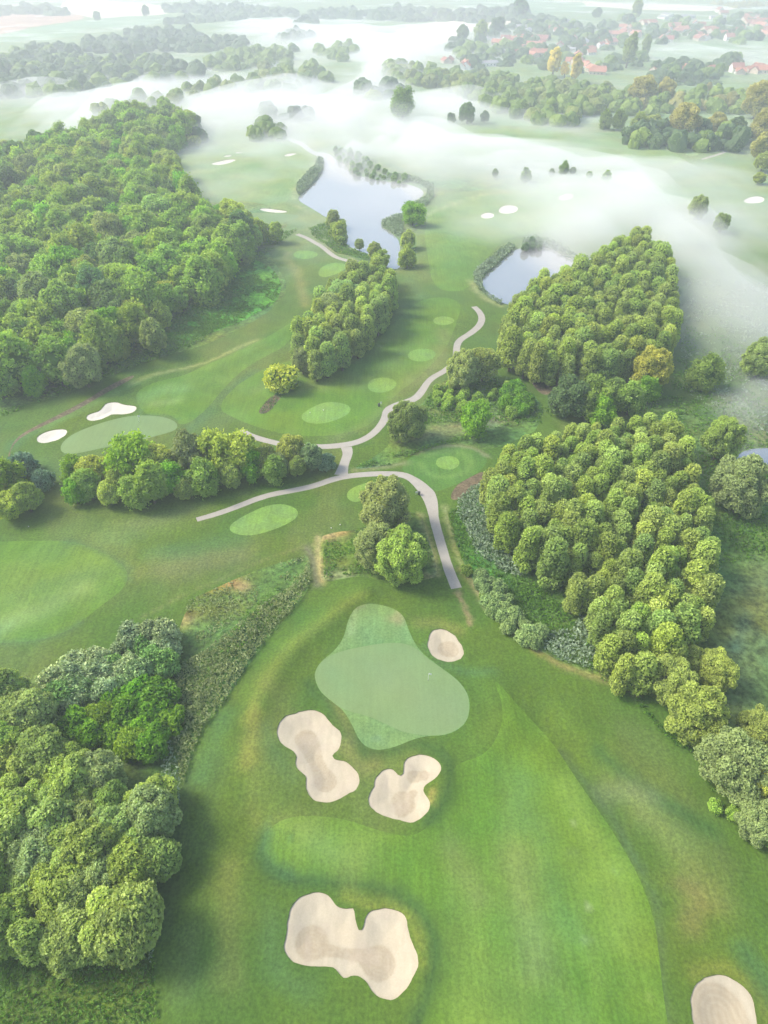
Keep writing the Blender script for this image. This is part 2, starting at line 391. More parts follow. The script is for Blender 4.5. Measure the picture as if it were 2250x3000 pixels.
# greens
FR = 'e 830,140 930,160 1000,210 1020,270 1050,350 1110,440 1220,520 1330,600 1390,680 1405,760 1390,850 1330,910 1240,945 1150,945 1060,965 980,1000 900,1025 830,1030 770,1010 725,960 690,880 640,790 560,730 490,670 460,600 460,550 500,490 590,420 640,340 660,250 700,180 760,150'
GR = 'e 500,492 590,437 750,400 900,377 1000,380 1075,408 1130,462 1220,523 1330,602 1388,681 1402,760 1387,848 1328,907 1240,942 1150,943 1020,930 900,875 800,825 640,785 560,727 492,668 463,600 463,550'
region('fringe', FR, 'green_fringe', 'grass apron tongue around the large front green, mown in light stripes', 'fringe')
region('green', GR, 'putting_green', 'large pale putting green with a flag, right of the twin front bunkers', 'green', 'putting greens')
region('green', '7 395,800 410,765 470,720 560,680 680,640 780,615 860,600 960,597 1060,605 1130,630 1155,660 1140,690 1080,710 900,760 700,800 560,835 470,850 420,845 395,825', 'putting_green', 'long oval putting green at the left, beside two white bunkers', 'green', 'putting greens')
region('green', '5 -90,612 0,600 60,600 150,602 280,610 280,622 200,650 120,665 20,660 -80,645', 'putting_green', 'small misty putting green at the forest corner left of the lake', 'green', 'putting greens')
region('green', '6 1100,262 1300,232 1400,240 1510,275 1480,300 1350,300 1150,290', 'putting_green', 'far misty putting green left of the bunker at the right edge', 'green', 'putting greens')
# paths
PATHS = []
for spec, w in [('A 519,930 545,945 590,957 | 8 60,978 200,1012 330,1020 450,1020 560,1010 660,990 740,950 800,890 840,830 850,780 880,755 920,735 980,715 1040,690 1080,640 1110,590 1150,555 1220,525 1275,480 1300,430 1300,350 1325,310 1400,265 1450,225 1468,180 1450,140 1412,108', [2.6, 2.6, 2.8, 2.6, 3.6, 2.6, 2.6, 2.8, 3.0, 2.8]),
                ('8 585,1022 598,1060 578,1110 565,1150 552,1200', [3.6, 3.0, 3.0, 4.2]),
                ('A 425,1123 480,1107 560,1078 | b 20,250 100,225 250,195 380,165 470,130 570,103 700,90 800,85 900,85 970,95 1030,130 1080,175 1118,220 1140,280 1155,380 1185,480 1220,600 1250,700 1300,820', [2.0, 2.2, 2.3, 2.2, 2.4, 2.4, 2.6, 2.8, 4.6, 2.8, 2.6, 2.6, 2.9]),
                ('5 265,735 340,760 420,810 480,860 520,890 590,915 650,940 672,965 655,1000 625,1030', 2.8),
                ('3 1340,940 1395,975 1350,1000 1230,1030', 2.5)]:
    rb, ln = ribbon(spec, w)
    PATHS.append(ln)
    RG.append(dict(cls='path', poly=rb, name='cart_path', label=None, cat=None, group=None, sp=1.2))
# bunkers
BK = [
 ('e 460,780 510,800 550,860 610,905 625,950 610,1030 565,1060 580,1090 650,1095 690,1130 730,1180 735,1230 710,1285 640,1310 580,1350 520,1362 460,1345 415,1300 405,1240 410,1185 350,1150 338,1100 350,1060 330,1035 260,1000 228,950 235,880 280,825 350,800 410,785', 'long curvy sand bunker left of the large front green, with two raked hollows'),
 ('e 1110,1057 1170,1070 1215,1110 1230,1160 1205,1210 1140,1245 1120,1275 1130,1310 1165,1360 1160,1410 1110,1460 1050,1485 990,1470 930,1450 850,1430 800,1390 783,1340 795,1290 820,1250 830,1200 870,1155 920,1140 950,1160 970,1190 995,1190 1000,1150 1000,1105 1040,1070', 'heart shaped sand bunker directly below the large front green'),
 ('e 1200,290 1260,295 1310,325 1340,370 1368,415 1365,455 1330,485 1270,492 1205,478 1160,440 1142,400 1150,350 1165,310', 'egg shaped sand bunker at the upper right of the large front green'),
 ('f 460,438 530,450 570,490 590,530 640,545 695,535 703,570 712,640 730,680 752,672 765,600 790,560 840,545 920,545 990,575 1025,620 1028,690 1060,770 1092,850 1090,900 1050,970 1020,1040 960,1085 910,1098 850,1085 800,1040 775,980 730,950 690,950 645,970 615,945 590,905 560,895 480,895 400,890 330,870 280,820 272,760 290,690 300,600 320,530 370,470', 'biggest sand bunker, two lobed with a grass notch, in the foreground fairway'),
 ('g 1330,1448 1400,1460 1480,1505 1550,1570 1575,1640 1590,1770 1600,1900 1560,2020 1400,2100 1280,2060 1210,1930 1175,1770 1152,1650 1165,1550 1220,1480 1270,1455', 'sand bunker cut by the bottom right corner of the photo'),
 ('7 560,600 590,585 650,570 670,545 680,525 720,512 770,512 785,525 830,533 880,535 890,555 870,580 800,595 740,590 700,605 660,625 600,635 565,625', 'three lobed white bunker above the long oval green at the left'),
 ('7 235,740 250,715 300,690 370,680 430,682 443,700 420,730 370,755 290,772 245,765', 'plain oval white bunker at the left end of the long oval green'),
 ('5 15,575 60,568 130,578 205,588 200,598 120,597 40,590', 'thin white bunker beside the misty green at the forest corner'),
 ('5 180,230 210,220 265,218 265,226 220,238 185,238', 'small white bunker on the fairway left of the lake neck'),
 ('1 1365,1055 1420,1045 1480,1032 1535,1032 1520,1050 1460,1065 1380,1070', 'long white bunker on the misty fairway by the left forest'),
 ('1 1120,1090 1180,1087 1185,1098 1125,1102', 'small white bunker touching the edge of the left forest'),
 ('1 1450,1008 1500,1004 1505,1014 1450,1020', 'tiny white bunker just behind the long misty bunker'),
 ('1 1520,983 1570,979 1565,990 1525,994', 'faintest tiny bunker farthest up the left misty fairway'),
 ('5 1453,610 1475,592 1520,590 1548,602 1540,622 1500,630 1465,625', 'small round white bunker, left of the pair on the misty right fairway'),
 ('A 1076,455 1080,443 1100,438 1120,443 1118,454 1095,459', 'larger white bunker, right of the pair on the misty right fairway'),
 ('6 298,285 320,270 370,265 405,280 385,298 340,305 305,298', 'single white bunker in the mist above the big right plantation'),
 ('6 1498,300 1540,280 1600,275 1640,290 1628,312 1570,320 1510,315', 'white bunker near the right edge of the misty fairway'),
 ('5 1480,288 1565,288 1565,300 1490,300', 'sliver of pale bunker far behind the small misty trees'),
]
BUNK = []
for s, l in BK:
    BUNK.append(region('bunker', s, 'sand_bunker', l, 'bunker', 'sand bunkers of the golf course', smooth=2))

# ------------------------------------------------------------------ ground relief
MOUND = [('e 100,830 200,600 330,420 480,290 640,160 760,90', 3.0, 1.1), ('f 60,0 140,220 260,330 500,375 800,420', 3.0, -0.5),
         ('f 350,150 600,200 900,250', 6.0, 1.0), ('A 1180,1560 1260,1650 1360,1760 1480,1900', 4.0, -0.7), ('A 1250,1560 1380,1680 1520,1850', 5.0, 0.7),
         ('A 1000,1700 1100,1850 1200,2050', 9.0, 0.6), ('f 1160,620 1190,800 1150,1050', 3.0, 0.7), ('e 1270,1150 1270,1300 1160,1460', 2.5, 0.6),
         ('A 450,800 560,750 640,700', 4.0, 0.8), ('A 0,1230 200,1260 350,1240', 10.0, 0.7), ('A 500,1830 450,2000 460,2150', 7, 0.8),
         ('A 1060,1460 1090,1520 1085,1590 1030,1650', 3.0, 0.6)]
MOUND = [(smooth_open(W(s), 2), w, h) for s, w, h in MOUND]
def height(p):
    x, y = p[:, 0], p[:, 1]
    far = sstep(60, 400, y)
    h = (fbm(x / 38 + 5, y / 38, 3) - 0.5) * 1.6 * (1 + far) * sstep(-200, 100, y)
    for l, w, a in MOUND:
        d = dist_line(p, l, w * 3)
        h = h + a * np.exp(-(d / w) ** 2)
    for r in RG:
        if r['cls'] == 'water':
            d = dist_line(p, np.vstack([r['poly'], r['poly'][:1]]), 14)
            ins = inside(p, r['poly'])
            k = np.where(ins, 1.0, 1 - sstep(0, 12, d))
            h = h * (1 - k) - 0.75 * k
    return h

LIP = 0.16
def sand_drop(p, poly):
    d = dist_line(p, np.vstack([poly, poly[:1]]), 50)
    return LIP + 0.55 * sstep(0, 3.5, d)

# ------------------------------------------------------------------ colour layer
BASE = {'ground': (0.074, 0.138, 0.014), 'fairway': (0.098, 0.19, 0.016), 'dark_tee': (0.08, 0.175, 0.028), 'wild': (0.095, 0.18, 0.032), 'wet': (0.09, 0.28, 0.02),
        'soil': (0.15, 0.12, 0.072), 'tee': (0.16, 0.285, 0.05), 'fringe': (0.145, 0.25, 0.08), 'green': (0.165, 0.25, 0.098), 'path': (0.36, 0.335, 0.29),
        'bunker': (0.45, 0.395, 0.285), 'field_pink': (0.42, 0.25, 0.16), 'field_pale': (0.60, 0.52, 0.38), 'field_mint': (0.20, 0.30, 0.14), 'water': (0.1, 0.1, 0.1)}
# strokes: spec, half width (m), colour, strength, classes ('*' = grass)
ST = [
 ('e 60,860 130,700 220,530 330,400 480,290 620,180 750,95', 1.5, (0.17, 0.205, 0.03), 0.45, 'g'),
 ('e 180,640 260,760 200,900', 3.0, (0.15, 0.165, 0.035), 0.4, 'g'),
 ('e 40,1000 100,1250 60,1400', 3.0, (0.13, 0.19, 0.03), 0.4, 'g'),
 ('e 160,900 210,1050 330,1200', 1.8, (0.075, 0.14, 0.04), 0.5, 'g'),
 ('e 420,620 600,800 680,950 800,1060 980,1020 1100,985 1220,1050 1290,1150 1270,1350 1150,1480', 1.3, (0.042, 0.095, 0.018), 0.85, '*'),  # dark turf band, part of it mound shade put into the colour
 ('e 560,660 640,850 700,1000', 1.0, (0.20, 0.20, 0.06), 0.4, 'g'),
 ('e 1130,400 1220,500 1400,560 1550,555', 1.2, (0.07, 0.15, 0.04), 0.65, 'g'),
 ('e 1100,260 1200,250 1330,300', 1.5, (0.24, 0.24, 0.06), 0.4, 'g'),
 ('b 1300,830 1340,920 1390,1050', 0.5, (0.32, 0.22, 0.12), 0.7, 'g'),
 ('e 640,1000 700,1100 760,1160 820,1120', 1.6, (0.24, 0.21, 0.06), 0.4, 'g'),
 ('e 1180,1290 1160,1360', 0.6, (0.35, 0.28, 0.08), 0.6, 'g'),
 ('f 640,460 800,520 950,530 1050,620 1110,780 1110,880', 0.9, (0.20, 0.23, 0.04), 0.5, 'g'),
 ('f 150,100 120,250 230,350 420,375 640,380 820,410 1000,470 1120,580 1190,720 1190,900 1140,1080 1080,1230', 1.2, (0.042, 0.098, 0.02), 0.85, '*'),  # dark band round the mound, partly its shade painted in
 ('f 180,60 160,180 200,280 300,330', 1.2, (0.06, 0.15, 0.05), 0.5, '*'),
 ('f 200,600 180,800 260,950 400,1050', 2.0, (0.075, 0.15, 0.04), 0.55, 'g'),
 ('f 420,100 560,220 700,260', 3.0, (0.20, 0.27, 0.06), 0.5, '*'),
 ('f 1300,200 1400,400 1450,480', 2.2, (0.19, 0.20, 0.07), 0.3, '*'),
 ('g 330,0 420,120 560,300 690,480 800,700 890,860 940,1000 960,1200 950,1500 980,1760', 0.9, (0.075, 0.13, 0.045), 0.6, 'g'),
 ('g 560,0 720,140 900,290 1100,420 1300,520', 1.6, (0.045, 0.105, 0.02), 0.8, 'g'),  # diagonal band of shade painted into the rough
 ('g 620,250 760,250 900,300', 2.2, (0.15, 0.19, 0.09), 0.45, 'g'),
 ('g 850,400 1000,520 1200,800 1350,980', 2.5, (0.15, 0.17, 0.05), 0.45, 'g'),
 ('g 1100,850 1250,950 1150,1120', 2.0, (0.20, 0.16, 0.06), 0.4, 'g'),
 ('g 1180,1450 1300,1400 1450,1420 1600,1560 1640,1700', 1.1, (0.19, 0.22, 0.04), 0.45, 'g'),
 ('g 1500,1300 1600,1420 1659,1550', 2.0, (0.05, 0.13, 0.04), 0.6, 'g'),
 ('g 380,250 500,500 640,800 700,1200', 3.5, (0.19, 0.30, 0.05), 0.5, 'f'),
 ('g 200,500 230,800 300,1000 420,1180', 2.2, (0.10, 0.205, 0.045), 0.55, 'f'),
 ('g 60,200 60,500', 3.0, (0.10, 0.215, 0.06), 0.5, 'f'),
 ('g 0,700 60,1000 150,1400', 3.0, (0.17, 0.21, 0.07), 0.4, 'f'),
 ('g 380,365 386,372', 0.25, (0.45, 0.5, 0.3), 0.8, 'f'), ('g 385,468 388,470', 0.2, (0.45, 0.5, 0.3), 0.7, 'f'), ('g 676,778 684,778', 0.3, (0.3, 0.5, 0.25), 0.8, 'f'),
 ('g 494,1075 501,1077', 0.25, (0.35, 0.45, 0.25), 0.5, 'f'), ('g 484,1223 500,1228', 0.25, (0.35, 0.45, 0.25), 0.45, 'f'), ('g 490,1020 492,1024', 0.2, (0.4, 0.45, 0.25), 0.7, 'f'), ('g 870,1605 880,1604', 0.25, (0.4, 0.5, 0.2), 0.7, 'f'),
 ('g 390,665 410,675', 0.7, (0.09, 0.15, 0.05), 0.6, 'f'), ('f 300,110 330,130 320,165 280,165 265,140 290,110', 0.25, (0.05, 0.13, 0.04), 0.6, '*'),
 ('f 325,92 330,95', 0.35, (0.04, 0.09, 0.03), 0.8, '*'),
 ('d 1200,500 1180,700 1130,900 1080,1100 1050,1300 1020,1500', 2.0, (0.055, 0.105, 0.035), 0.6, 'g'),  # shade beside the near left wood, painted as a dark strip
 ('d 1450,100 1300,500', 2.0, (0.08, 0.19, 0.055), 0.5, 'g'), ('d 1659,100 1600,400', 1.6, (0.26, 0.25, 0.05), 0.45, 'g'),
 ('d 1400,400 1380,700 1300,1000', 2.0, (0.07, 0.14, 0.04), 0.35, 'g'), ('d 1500,1100 1480,1500 1500,1800', 2.5, (0.17, 0.19, 0.04), 0.5, 'g'),
 ('d 1250,1500 1200,1900', 2.5, (0.12, 0.17, 0.05), 0.4, 'g'),
 # striping of the fringe
 ('e 520,450 640,425 780,395 900,372 1000,375 1090,405', 0.35, (0.11, 0.21, 0.06), 0.75, 'r'),
 ('e 650,785 800,825 900,875 1020,930 1150,945', 0.35, (0.13, 0.23, 0.08), 0.7, 'r'),
 ('e 940,230 990,260 970,200', 1.0, (0.36, 0.27, 0.16), 0.4, 'r'), ('e 700,180 760,160', 0.6, (0.30, 0.28, 0.16), 0.35, 'r'),
 ('e 850,980 830,960', 0.5, (0.10, 0.18, 0.12), 0.6, 'r'), ('e 700,200 680,320', 0.8, (0.30, 0.40, 0.18), 0.4, 'r'),
 # green: slow tone drift
 ('e 560,560 620,640', 2.0, (0.15, 0.26, 0.11), 0.4, 'p'), ('e 900,600 1100,700 1250,800', 4.0, (0.185, 0.255, 0.11), 0.5, 'p'), ('e 880,400 960,400', 2.0, (0.155, 0.26, 0.105), 0.5, 'p'),
 # middle distance
 ('a 350,255 480,275 600,335 690,400 705,470', 1.0, (0.075, 0.145, 0.045), 0.6, '*'), ('a 0,803 200,795 330,765 430,700', 0.9, (0.08, 0.15, 0.045), 0.55, '*'),
 ('a 100,560 300,480 500,440', 3.5, (0.10, 0.185, 0.055), 0.4, 'f'), ('a 0,700 200,640 450,520', 3.0, (0.20, 0.30, 0.09), 0.5, 'f'), ('a 0,740 60,700', 1.5, (0.18, 0.28, 0.10), 0.4, 'f'),
 ('a 900,420 1100,370 1300,330', 5.0, (0.22, 0.20, 0.08), 0.45, 'g'), ('a 850,320 1000,300 1300,250', 3.0, (0.07, 0.15, 0.045), 0.5, 'g'),
 ('a 600,230 900,170 1050,110', 5.0, (0.14, 0.21, 0.05), 0.45, 'g'), ('a 750,160 1000,80', 3.0, (0.17, 0.20, 0.09), 0.3, 'g'),
 ('a 770,665 900,600 1010,540 1200,460 1400,360 1659,270', 0.45, (0.17, 0.19, 0.06), 0.5, '*'),
 ('b 330,560 370,640 385,740 400,800', 0.9, (0.15, 0.145, 0.10), 0.7, '*'),
 ('b 405,490 400,560 410,650 430,780', 0.7, (0.42, 0.36, 0.15), 0.8, '*'), ('b 430,490 560,455', 1.2, (0.45, 0.33, 0.17), 0.7, 'w'),
 ('b 1060,340 1110,480 1160,620 1178,740', 0.6, (0.33, 0.33, 0.13), 0.7, '*'), ('b 1110,740 1150,760', 1.2, (0.42, 0.34, 0.15), 0.6, 'w'),
 ('b 470,560 560,600 640,520', 2.2, (0.10, 0.26, 0.02), 0.6, 'w'), ('b 430,740 600,735', 1.2, (0.30, 0.30, 0.13), 0.6, 'w'),
 ('b 1220,300 1250,420 1290,560 1350,700 1400,780 1500,960', 0.6, (0.30, 0.32, 0.14), 0.6, '*'),
 ('b 1230,330 1330,500 1420,680 1550,760', 3.0, (0.08, 0.25, 0.02), 0.6, 'w'),
 ('a 960,560 1060,530 1200,480 1300,480', 2.0, (0.36, 0.30, 0.08), 0.6, 'w'), ('a 1250,480 1310,500', 1.6, (0.50, 0.30, 0.12), 0.7, 'w'),
 ('a 900,700 1100,640 1300,600', 3.0, (0.18, 0.20, 0.04), 0.6, 'w'), ('a 1000,860 1100,760', 3.0, (0.10, 0.14, 0.03), 0.5, 'w'),
 ('a 960,660 1010,680', 1.6, (0.40, 0.28, 0.12), 0.5, 'w'),
 ('c 0,300 60,380 200,560 400,740 560,830 700,880 850,930 960,990', 0.7, (0.32, 0.25, 0.11), 0.5, '*'),
 ('7 1659,95 1500,165 1400,225 1250,270 1100,300 950,345 850,395', 0.9, (0.30, 0.32, 0.10), 0.7, '*'),
 ('7 850,400 700,470 560,540 300,660', 2.0, (0.10, 0.21, 0.05), 0.6, 'g'),
 ('7 960,480 1050,430 1190,420', 3.0, (0.15, 0.29, 0.10), 0.4, 'f'), ('7 1000,520 1150,500', 2.0, (0.26, 0.38, 0.12), 0.4, 'f'),
 ('7 890,480 930,560 900,600 1040,590 1150,620', 0.8, (0.08, 0.17, 0.05), 0.5, '*'),
 ('7 1659,310 1500,400 1400,500 1300,620 1230,680', 2.2, (0.08, 0.16, 0.05), 0.55, 'g'),
 ('7 60,800 120,740 230,690', 2.0, (0.07, 0.17, 0.055), 0.6, 'g'), ('7 200,880 350,950', 3.0, (0.075, 0.15, 0.04), 0.5, 'g'),
 ('8 950,400 800,540 600,640 700,420 900,250 1000,100', 4.0, (0.09, 0.17, 0.05), 0.5, '*'), ('8 250,650 500,560 420,620', 3.0, (0.22, 0.26, 0.07), 0.4, '*'),
 ('8 1220,260 1200,460 1050,580', 3.0, (0.19, 0.21, 0.07), 0.45, '*'), ('8 1000,540 900,700 700,900 500,960', 2.5, (0.18, 0.20, 0.06), 0.35, '*'),
 ('8 0,640 200,560 400,520', 3.0, (0.16, 0.19, 0.06), 0.35, '*'),
 ('8 1150,895 1400,880 1550,850', 0.8, (0.17, 0.14, 0.07), 0.6, 'w'), ('8 950,960 1350,910 1600,850', 2.5, (0.20, 0.21, 0.09), 0.6, 'w'),
 ('8 630,1170 800,1150 980,1120', 0.8, (0.30, 0.30, 0.16), 0.5, '*'), ('8 1040,1060 1200,1010 1400,1020 1500,1090', 0.7, (0.27, 0.26, 0.14), 0.6, '*'),
 ('8 1060,1120 1120,1200 1250,1220 1380,1180 1400,1100 1320,1050 1200,1045 1100,1080', 0.9, (0.15, 0.27, 0.06), 0.55, 't'),
 ('5 250,540 330,590 440,640 480,680', 0.9, (0.33, 0.36, 0.17), 0.6, '*'), ('5 245,510 250,440 330,340 400,260', 0.9, (0.36, 0.40, 0.17), 0.6, '*'),
 ('5 200,860 200,900 260,960 300,1100 320,1200', 2.0, (0.24, 0.24, 0.09), 0.5, 'g'), ('5 410,790 600,890 690,940', 0.9, (0.36, 0.33, 0.18), 0.6, 'g'),
 ('5 1060,640 1250,540 1450,490 1659,470', 1.5, (0.34, 0.35, 0.16), 0.6, '*'),
 ('5 1390,1040 1420,1100 1500,1160 1600,1200', 1.2, (0.33, 0.35, 0.15), 0.6, '*'),
 ('A 1060,600 1040,560 1060,530 1100,515 1150,505', 2.5, (0.09, 0.18, 0.06), 0.5, '*'), ('A 910,640 880,600 890,520', 3.0, (0.10, 0.19, 0.06), 0.5, '*'),
 ('3 -100,960 200,930 500,960 700,980', 3.0, (0.13, 0.20, 0.08), 0.5, '*'), ('3 -200,870 300,900 700,900', 3.0, (0.13, 0.20, 0.08), 0.4, '*'),
 ('6 790,455 870,430 950,425', 1.6, (0.14, 0.13, 0.10), 0.6, '*'),
 ('9 160,520 300,500 400,485', 1.0, (0.25, 0.23, 0.14), 0.6, 'w'), ('9 1280,790 1400,860', 0.7, (0.25, 0.3, 0.14), 0.6, 'w'),
 ('c 1659,360 1560,560 1480,780 1450,1000', 8.0, (0.12, 0.17, 0.06), 0.8, 'w'), ('c 1540,560 1480,740', 1.4, (0.13, 0.24, 0.13), 0.6, 'w'),
 ('9 1420,420 1600,420', 6.0, (0.25, 0.27, 0.12), 0.5, 'w'),
]
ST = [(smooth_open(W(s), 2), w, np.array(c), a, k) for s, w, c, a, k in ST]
CLSKEY = {'ground': 'g', 'fairway': 'f', 'wild': 'w', 'wet': 'w', 'fringe': 'r', 'green': 'p', 'dark_tee': 't', 'tee': 'e', 'soil': 's'}
# raked hollows of the bunkers: (polyline, half width)
RAKE = [('e 405,955 430,1000 470,1100 500,1170 525,1215', (64, 60, 40, 50, 66), 0), ('e 990,1335 1010,1360 985,1410 | e 1010,1345 1060,1290', (60, 60, 36, 40, 20), 0), ('e 1060,1190 1120,1185', (40, 34), 0),
        ('e 1270,405 1285,415', (58, 50), 0), ('f 440,745 520,790 640,810 760,830 850,870', (95, 40, 26, 40, 95), 0), ('g 1350,1700 1380,1800', (170, 180), 0)]
RK = []
for s, ws, _ in RAKE:
    p = image_px(s); x0, y0, w = CROPS[s[0]]; sc = w / 1659.
    q = at(p); mpx = np.array([axial(k) / FPX for k in q]) * sc
    # densify with radii
    l = []; r = []
    for i in range(len(q) - 1):
        for t in np.linspace(0, 1, 8, endpoint=False):
            l.append(q[i] * (1 - t) + q[i + 1] * t); r.append((ws[i] * (1 - t) + ws[i + 1] * t) * mpx[i] * 1.12)
    l.append(q[-1]); r.append(ws[-1] * mpx[-1] * 1.12)
    RK.append((np.array(l), np.array(r)))

def paint(p, cls):
    c = np.tile(np.array(BASE[cls]), (len(p), 1))
    k = CLSKEY.get(cls)
    if cls == 'bunker':
        for l, r in RK:
            if np.linalg.norm(p.mean(0) - l.mean(0)) > 40: continue
            best = np.full(len(p), 9.0)
            for q, rr in zip(l, r):
                best = np.minimum(best, np.linalg.norm(p - q, axis=1) / rr)
            a = 1 - sstep(0.82, 1.04, best)
            ring = 0.8 + 0.2 * np.sin(best * 30 + 1.2 * fbm(p[:, 0] * 1.5, p[:, 1] * 1.5, 2))
            a = (a * ring * 0.9)[:, None]
            c = c * (1 - a) + np.array((0.35, 0.29, 0.195)) * a
        rk = fbm(p[:, 0] * 2.2, p[:, 1] * .5, 3); c = c * (1 + .10 * (rk[:, None] - .5) * 2)
        n = fbm(p[:, 0] / 1.8, p[:, 1] / 1.8, 4)
        a = (sstep(0.56, 0.72, n) * 0.35)[:, None]
        c = c * (1 - a) + np.array((0.41, 0.345, 0.265)) * a
        if p[:, 1].mean() > 130: c = c * np.array((1.28, 1.38, 1.6))  # farther sand whitened: mist and glare put into its colour
        return c
    if cls in ('ground', 'fairway', 'wild', 'dark_tee'):
        x, y = p[:, 0], p[:, 1]
        n = fbm(x / 16 + 40, y / 30, 5)[:, None]; n2 = fbm(x / 9 - 7, y / 14 + 3, 4)[:, None]
        dry = np.array((0.145, 0.17, 0.045)) if cls != 'fairway' else np.array((0.15, 0.235, 0.045))
        wet = c * np.array((0.72, 0.88, 1.0))
        a = sstep(0.5, 0.68, n) * 0.4; c = c * (1 - a) + dry * a
        a = sstep(0.5, 0.66, n2) * 0.45; c = c * (1 - a) + wet * a
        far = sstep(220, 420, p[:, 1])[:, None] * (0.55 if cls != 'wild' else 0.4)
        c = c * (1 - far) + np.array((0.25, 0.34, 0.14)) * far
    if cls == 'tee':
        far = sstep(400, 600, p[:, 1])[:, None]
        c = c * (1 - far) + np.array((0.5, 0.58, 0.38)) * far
        n = fbm(p[:, 0] / 2.2, p[:, 1] / 2.2, 4)[:, None]
        a = sstep(0.48, 0.6, n) * 0.5
        c = c * (1 - a) + np.array((0.14, 0.24, 0.07)) * a
    if cls in ('fringe',):
        n = fbm(p[:, 0] * 1.1, p[:, 1] * 1.1, 4)[:, None]
        a = sstep(0.5, 0.62, n) * 0.35; c = c * (1 - a) + c * 0.8 * a
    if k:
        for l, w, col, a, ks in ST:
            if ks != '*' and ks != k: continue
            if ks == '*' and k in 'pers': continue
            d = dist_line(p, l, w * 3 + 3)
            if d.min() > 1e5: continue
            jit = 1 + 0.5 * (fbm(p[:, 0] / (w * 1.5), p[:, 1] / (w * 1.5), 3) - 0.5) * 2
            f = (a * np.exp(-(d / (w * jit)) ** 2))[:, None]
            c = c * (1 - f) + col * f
        if k in 'gf':        # grass thrown thin around each bunker rim
            pass
    return c

# ------------------------------------------------------------------ one triangulation of the land, cut along every outline
pts = []
def view_fill():
    y = 20.0; out = []
    while y < 2600:
        d = y * cp + CAM_H * sp
        s = max(0.95, d * 0.0085 - 0.4)
        hw = d * 0.66 + 12
        n = int(2 * hw / s)
        xs = (np.arange(n) + 0.5) * s - hw
        out.append(np.stack([xs + (rng.random(n) - .5) * s * .6, y + (rng.random(n) - .5) * s * .6], 1))
        sy = s * (1.0 if y < 300 else 1.6)
        y += sy
    return np.vstack(out)
pts.append(view_fill())
gx, gy = np.meshgrid(np.linspace(-7000, 7000, 29), np.concatenate([np.linspace(-700, 0, 5), np.linspace(2700, 9000, 12)]))
pts.append(np.stack([gx.ravel() + rng.random(gx.size), gy.ravel() + rng.random(gx.size)], 1))
side = []
for y in np.arange(60, 2700, 90):
    d = y * cp + CAM_H * sp
    hw = d * 0.66 + 12
    for x in np.arange(hw + 40, hw + 900, 90): side += [(x, y + rng.random() * 20), (-x, y + rng.random() * 20)]
pts.append(np.array(side))
for poly in BUNK[:7]:                                    # finer inside the near bunkers
    lo, hi = poly.min(0), poly.max(0); s = 0.28
    X, Y = np.meshgrid(np.arange(lo[0], hi[0], s), np.arange(lo[1], hi[1], s))
    g = np.stack([X.ravel(), Y.ravel()], 1) + (rng.random((X.size, 2)) - .5) * s * .5
    g = g[inside(g, poly)]
    g = g[dist_line(g, np.vstack([poly, poly[:1]])) > 0.18]
    pts.append(g)
P = np.vstack(pts)
# keep free points off the outlines
keep = np.ones(len(P), bool)
for r in RG:
    cl = np.vstack([r['poly'], r['poly'][:1]])
    k = 0.15 if r['cls'] == 'bunker' and axial(cl.mean(0)) < 160 else r['sp'] * 0.45
    keep &= dist_line(P, cl, 5) > k
P = P[keep]
edges = []; allp = [P]; n0 = len(P)
for r in RG:
    q = r['poly']; allp.append(q); m = len(q)
    edges += [(n0 + i, n0 + (i + 1) % m) for i in range(m)]; n0 += m
P = np.vstack(allp)
print('cdt input', len(P), round(time.time() - T0, 1))
res = delaunay_2d_cdt([Vector((float(a), float(b))) for a, b in P], edges, [], 0, 1e-3, False)
V2 = np.array([(v.x, v.y) for v in res[0]]); F = np.array([f for f in res[2] if len(f) == 3], np.int32)
print('cdt out', len(V2), len(F), round(time.time() - T0, 1))
cen = V2[F].mean(1)
# orient up
a = V2[F[:, 1]] - V2[F[:, 0]]; b = V2[F[:, 2]] - V2[F[:, 0]]
flip = (a[:, 0] * b[:, 1] - a[:, 1] * b[:, 0]) < 0
F[flip] = F[flip][:, ::-1]
owner = np.full(len(F), -1)
for i, r in enumerate(RG):
    owner[inside(cen, r['poly'])] = i
HZ = height(V2)
# analytic-ish normals of the whole sheet so that neighbouring pieces shade alike
eps = 0.6
NX = -(height(V2 + [eps, 0]) - height(V2 - [eps, 0])) / (2 * eps); NY = -(height(V2 + [0, eps]) - height(V2 - [0, eps])) / (2 * eps)
NRM = np.stack([NX, NY, np.ones(len(V2))], 1); NRM /= np.linalg.norm(NRM, axis=1)[:, None]
MATOF = {'ground': 'grass', 'fairway': 'mown', 'dark_tee': 'mown', 'wild': 'wild', 'wet': 'wild', 'soil': 'soil', 'tee': 'mown', 'fringe': 'mown', 'green': 'green', 'path': 'path', 'bunker': 'sand',
         'field_pink': 'field', 'field_pale': 'field', 'field_mint': 'field'}

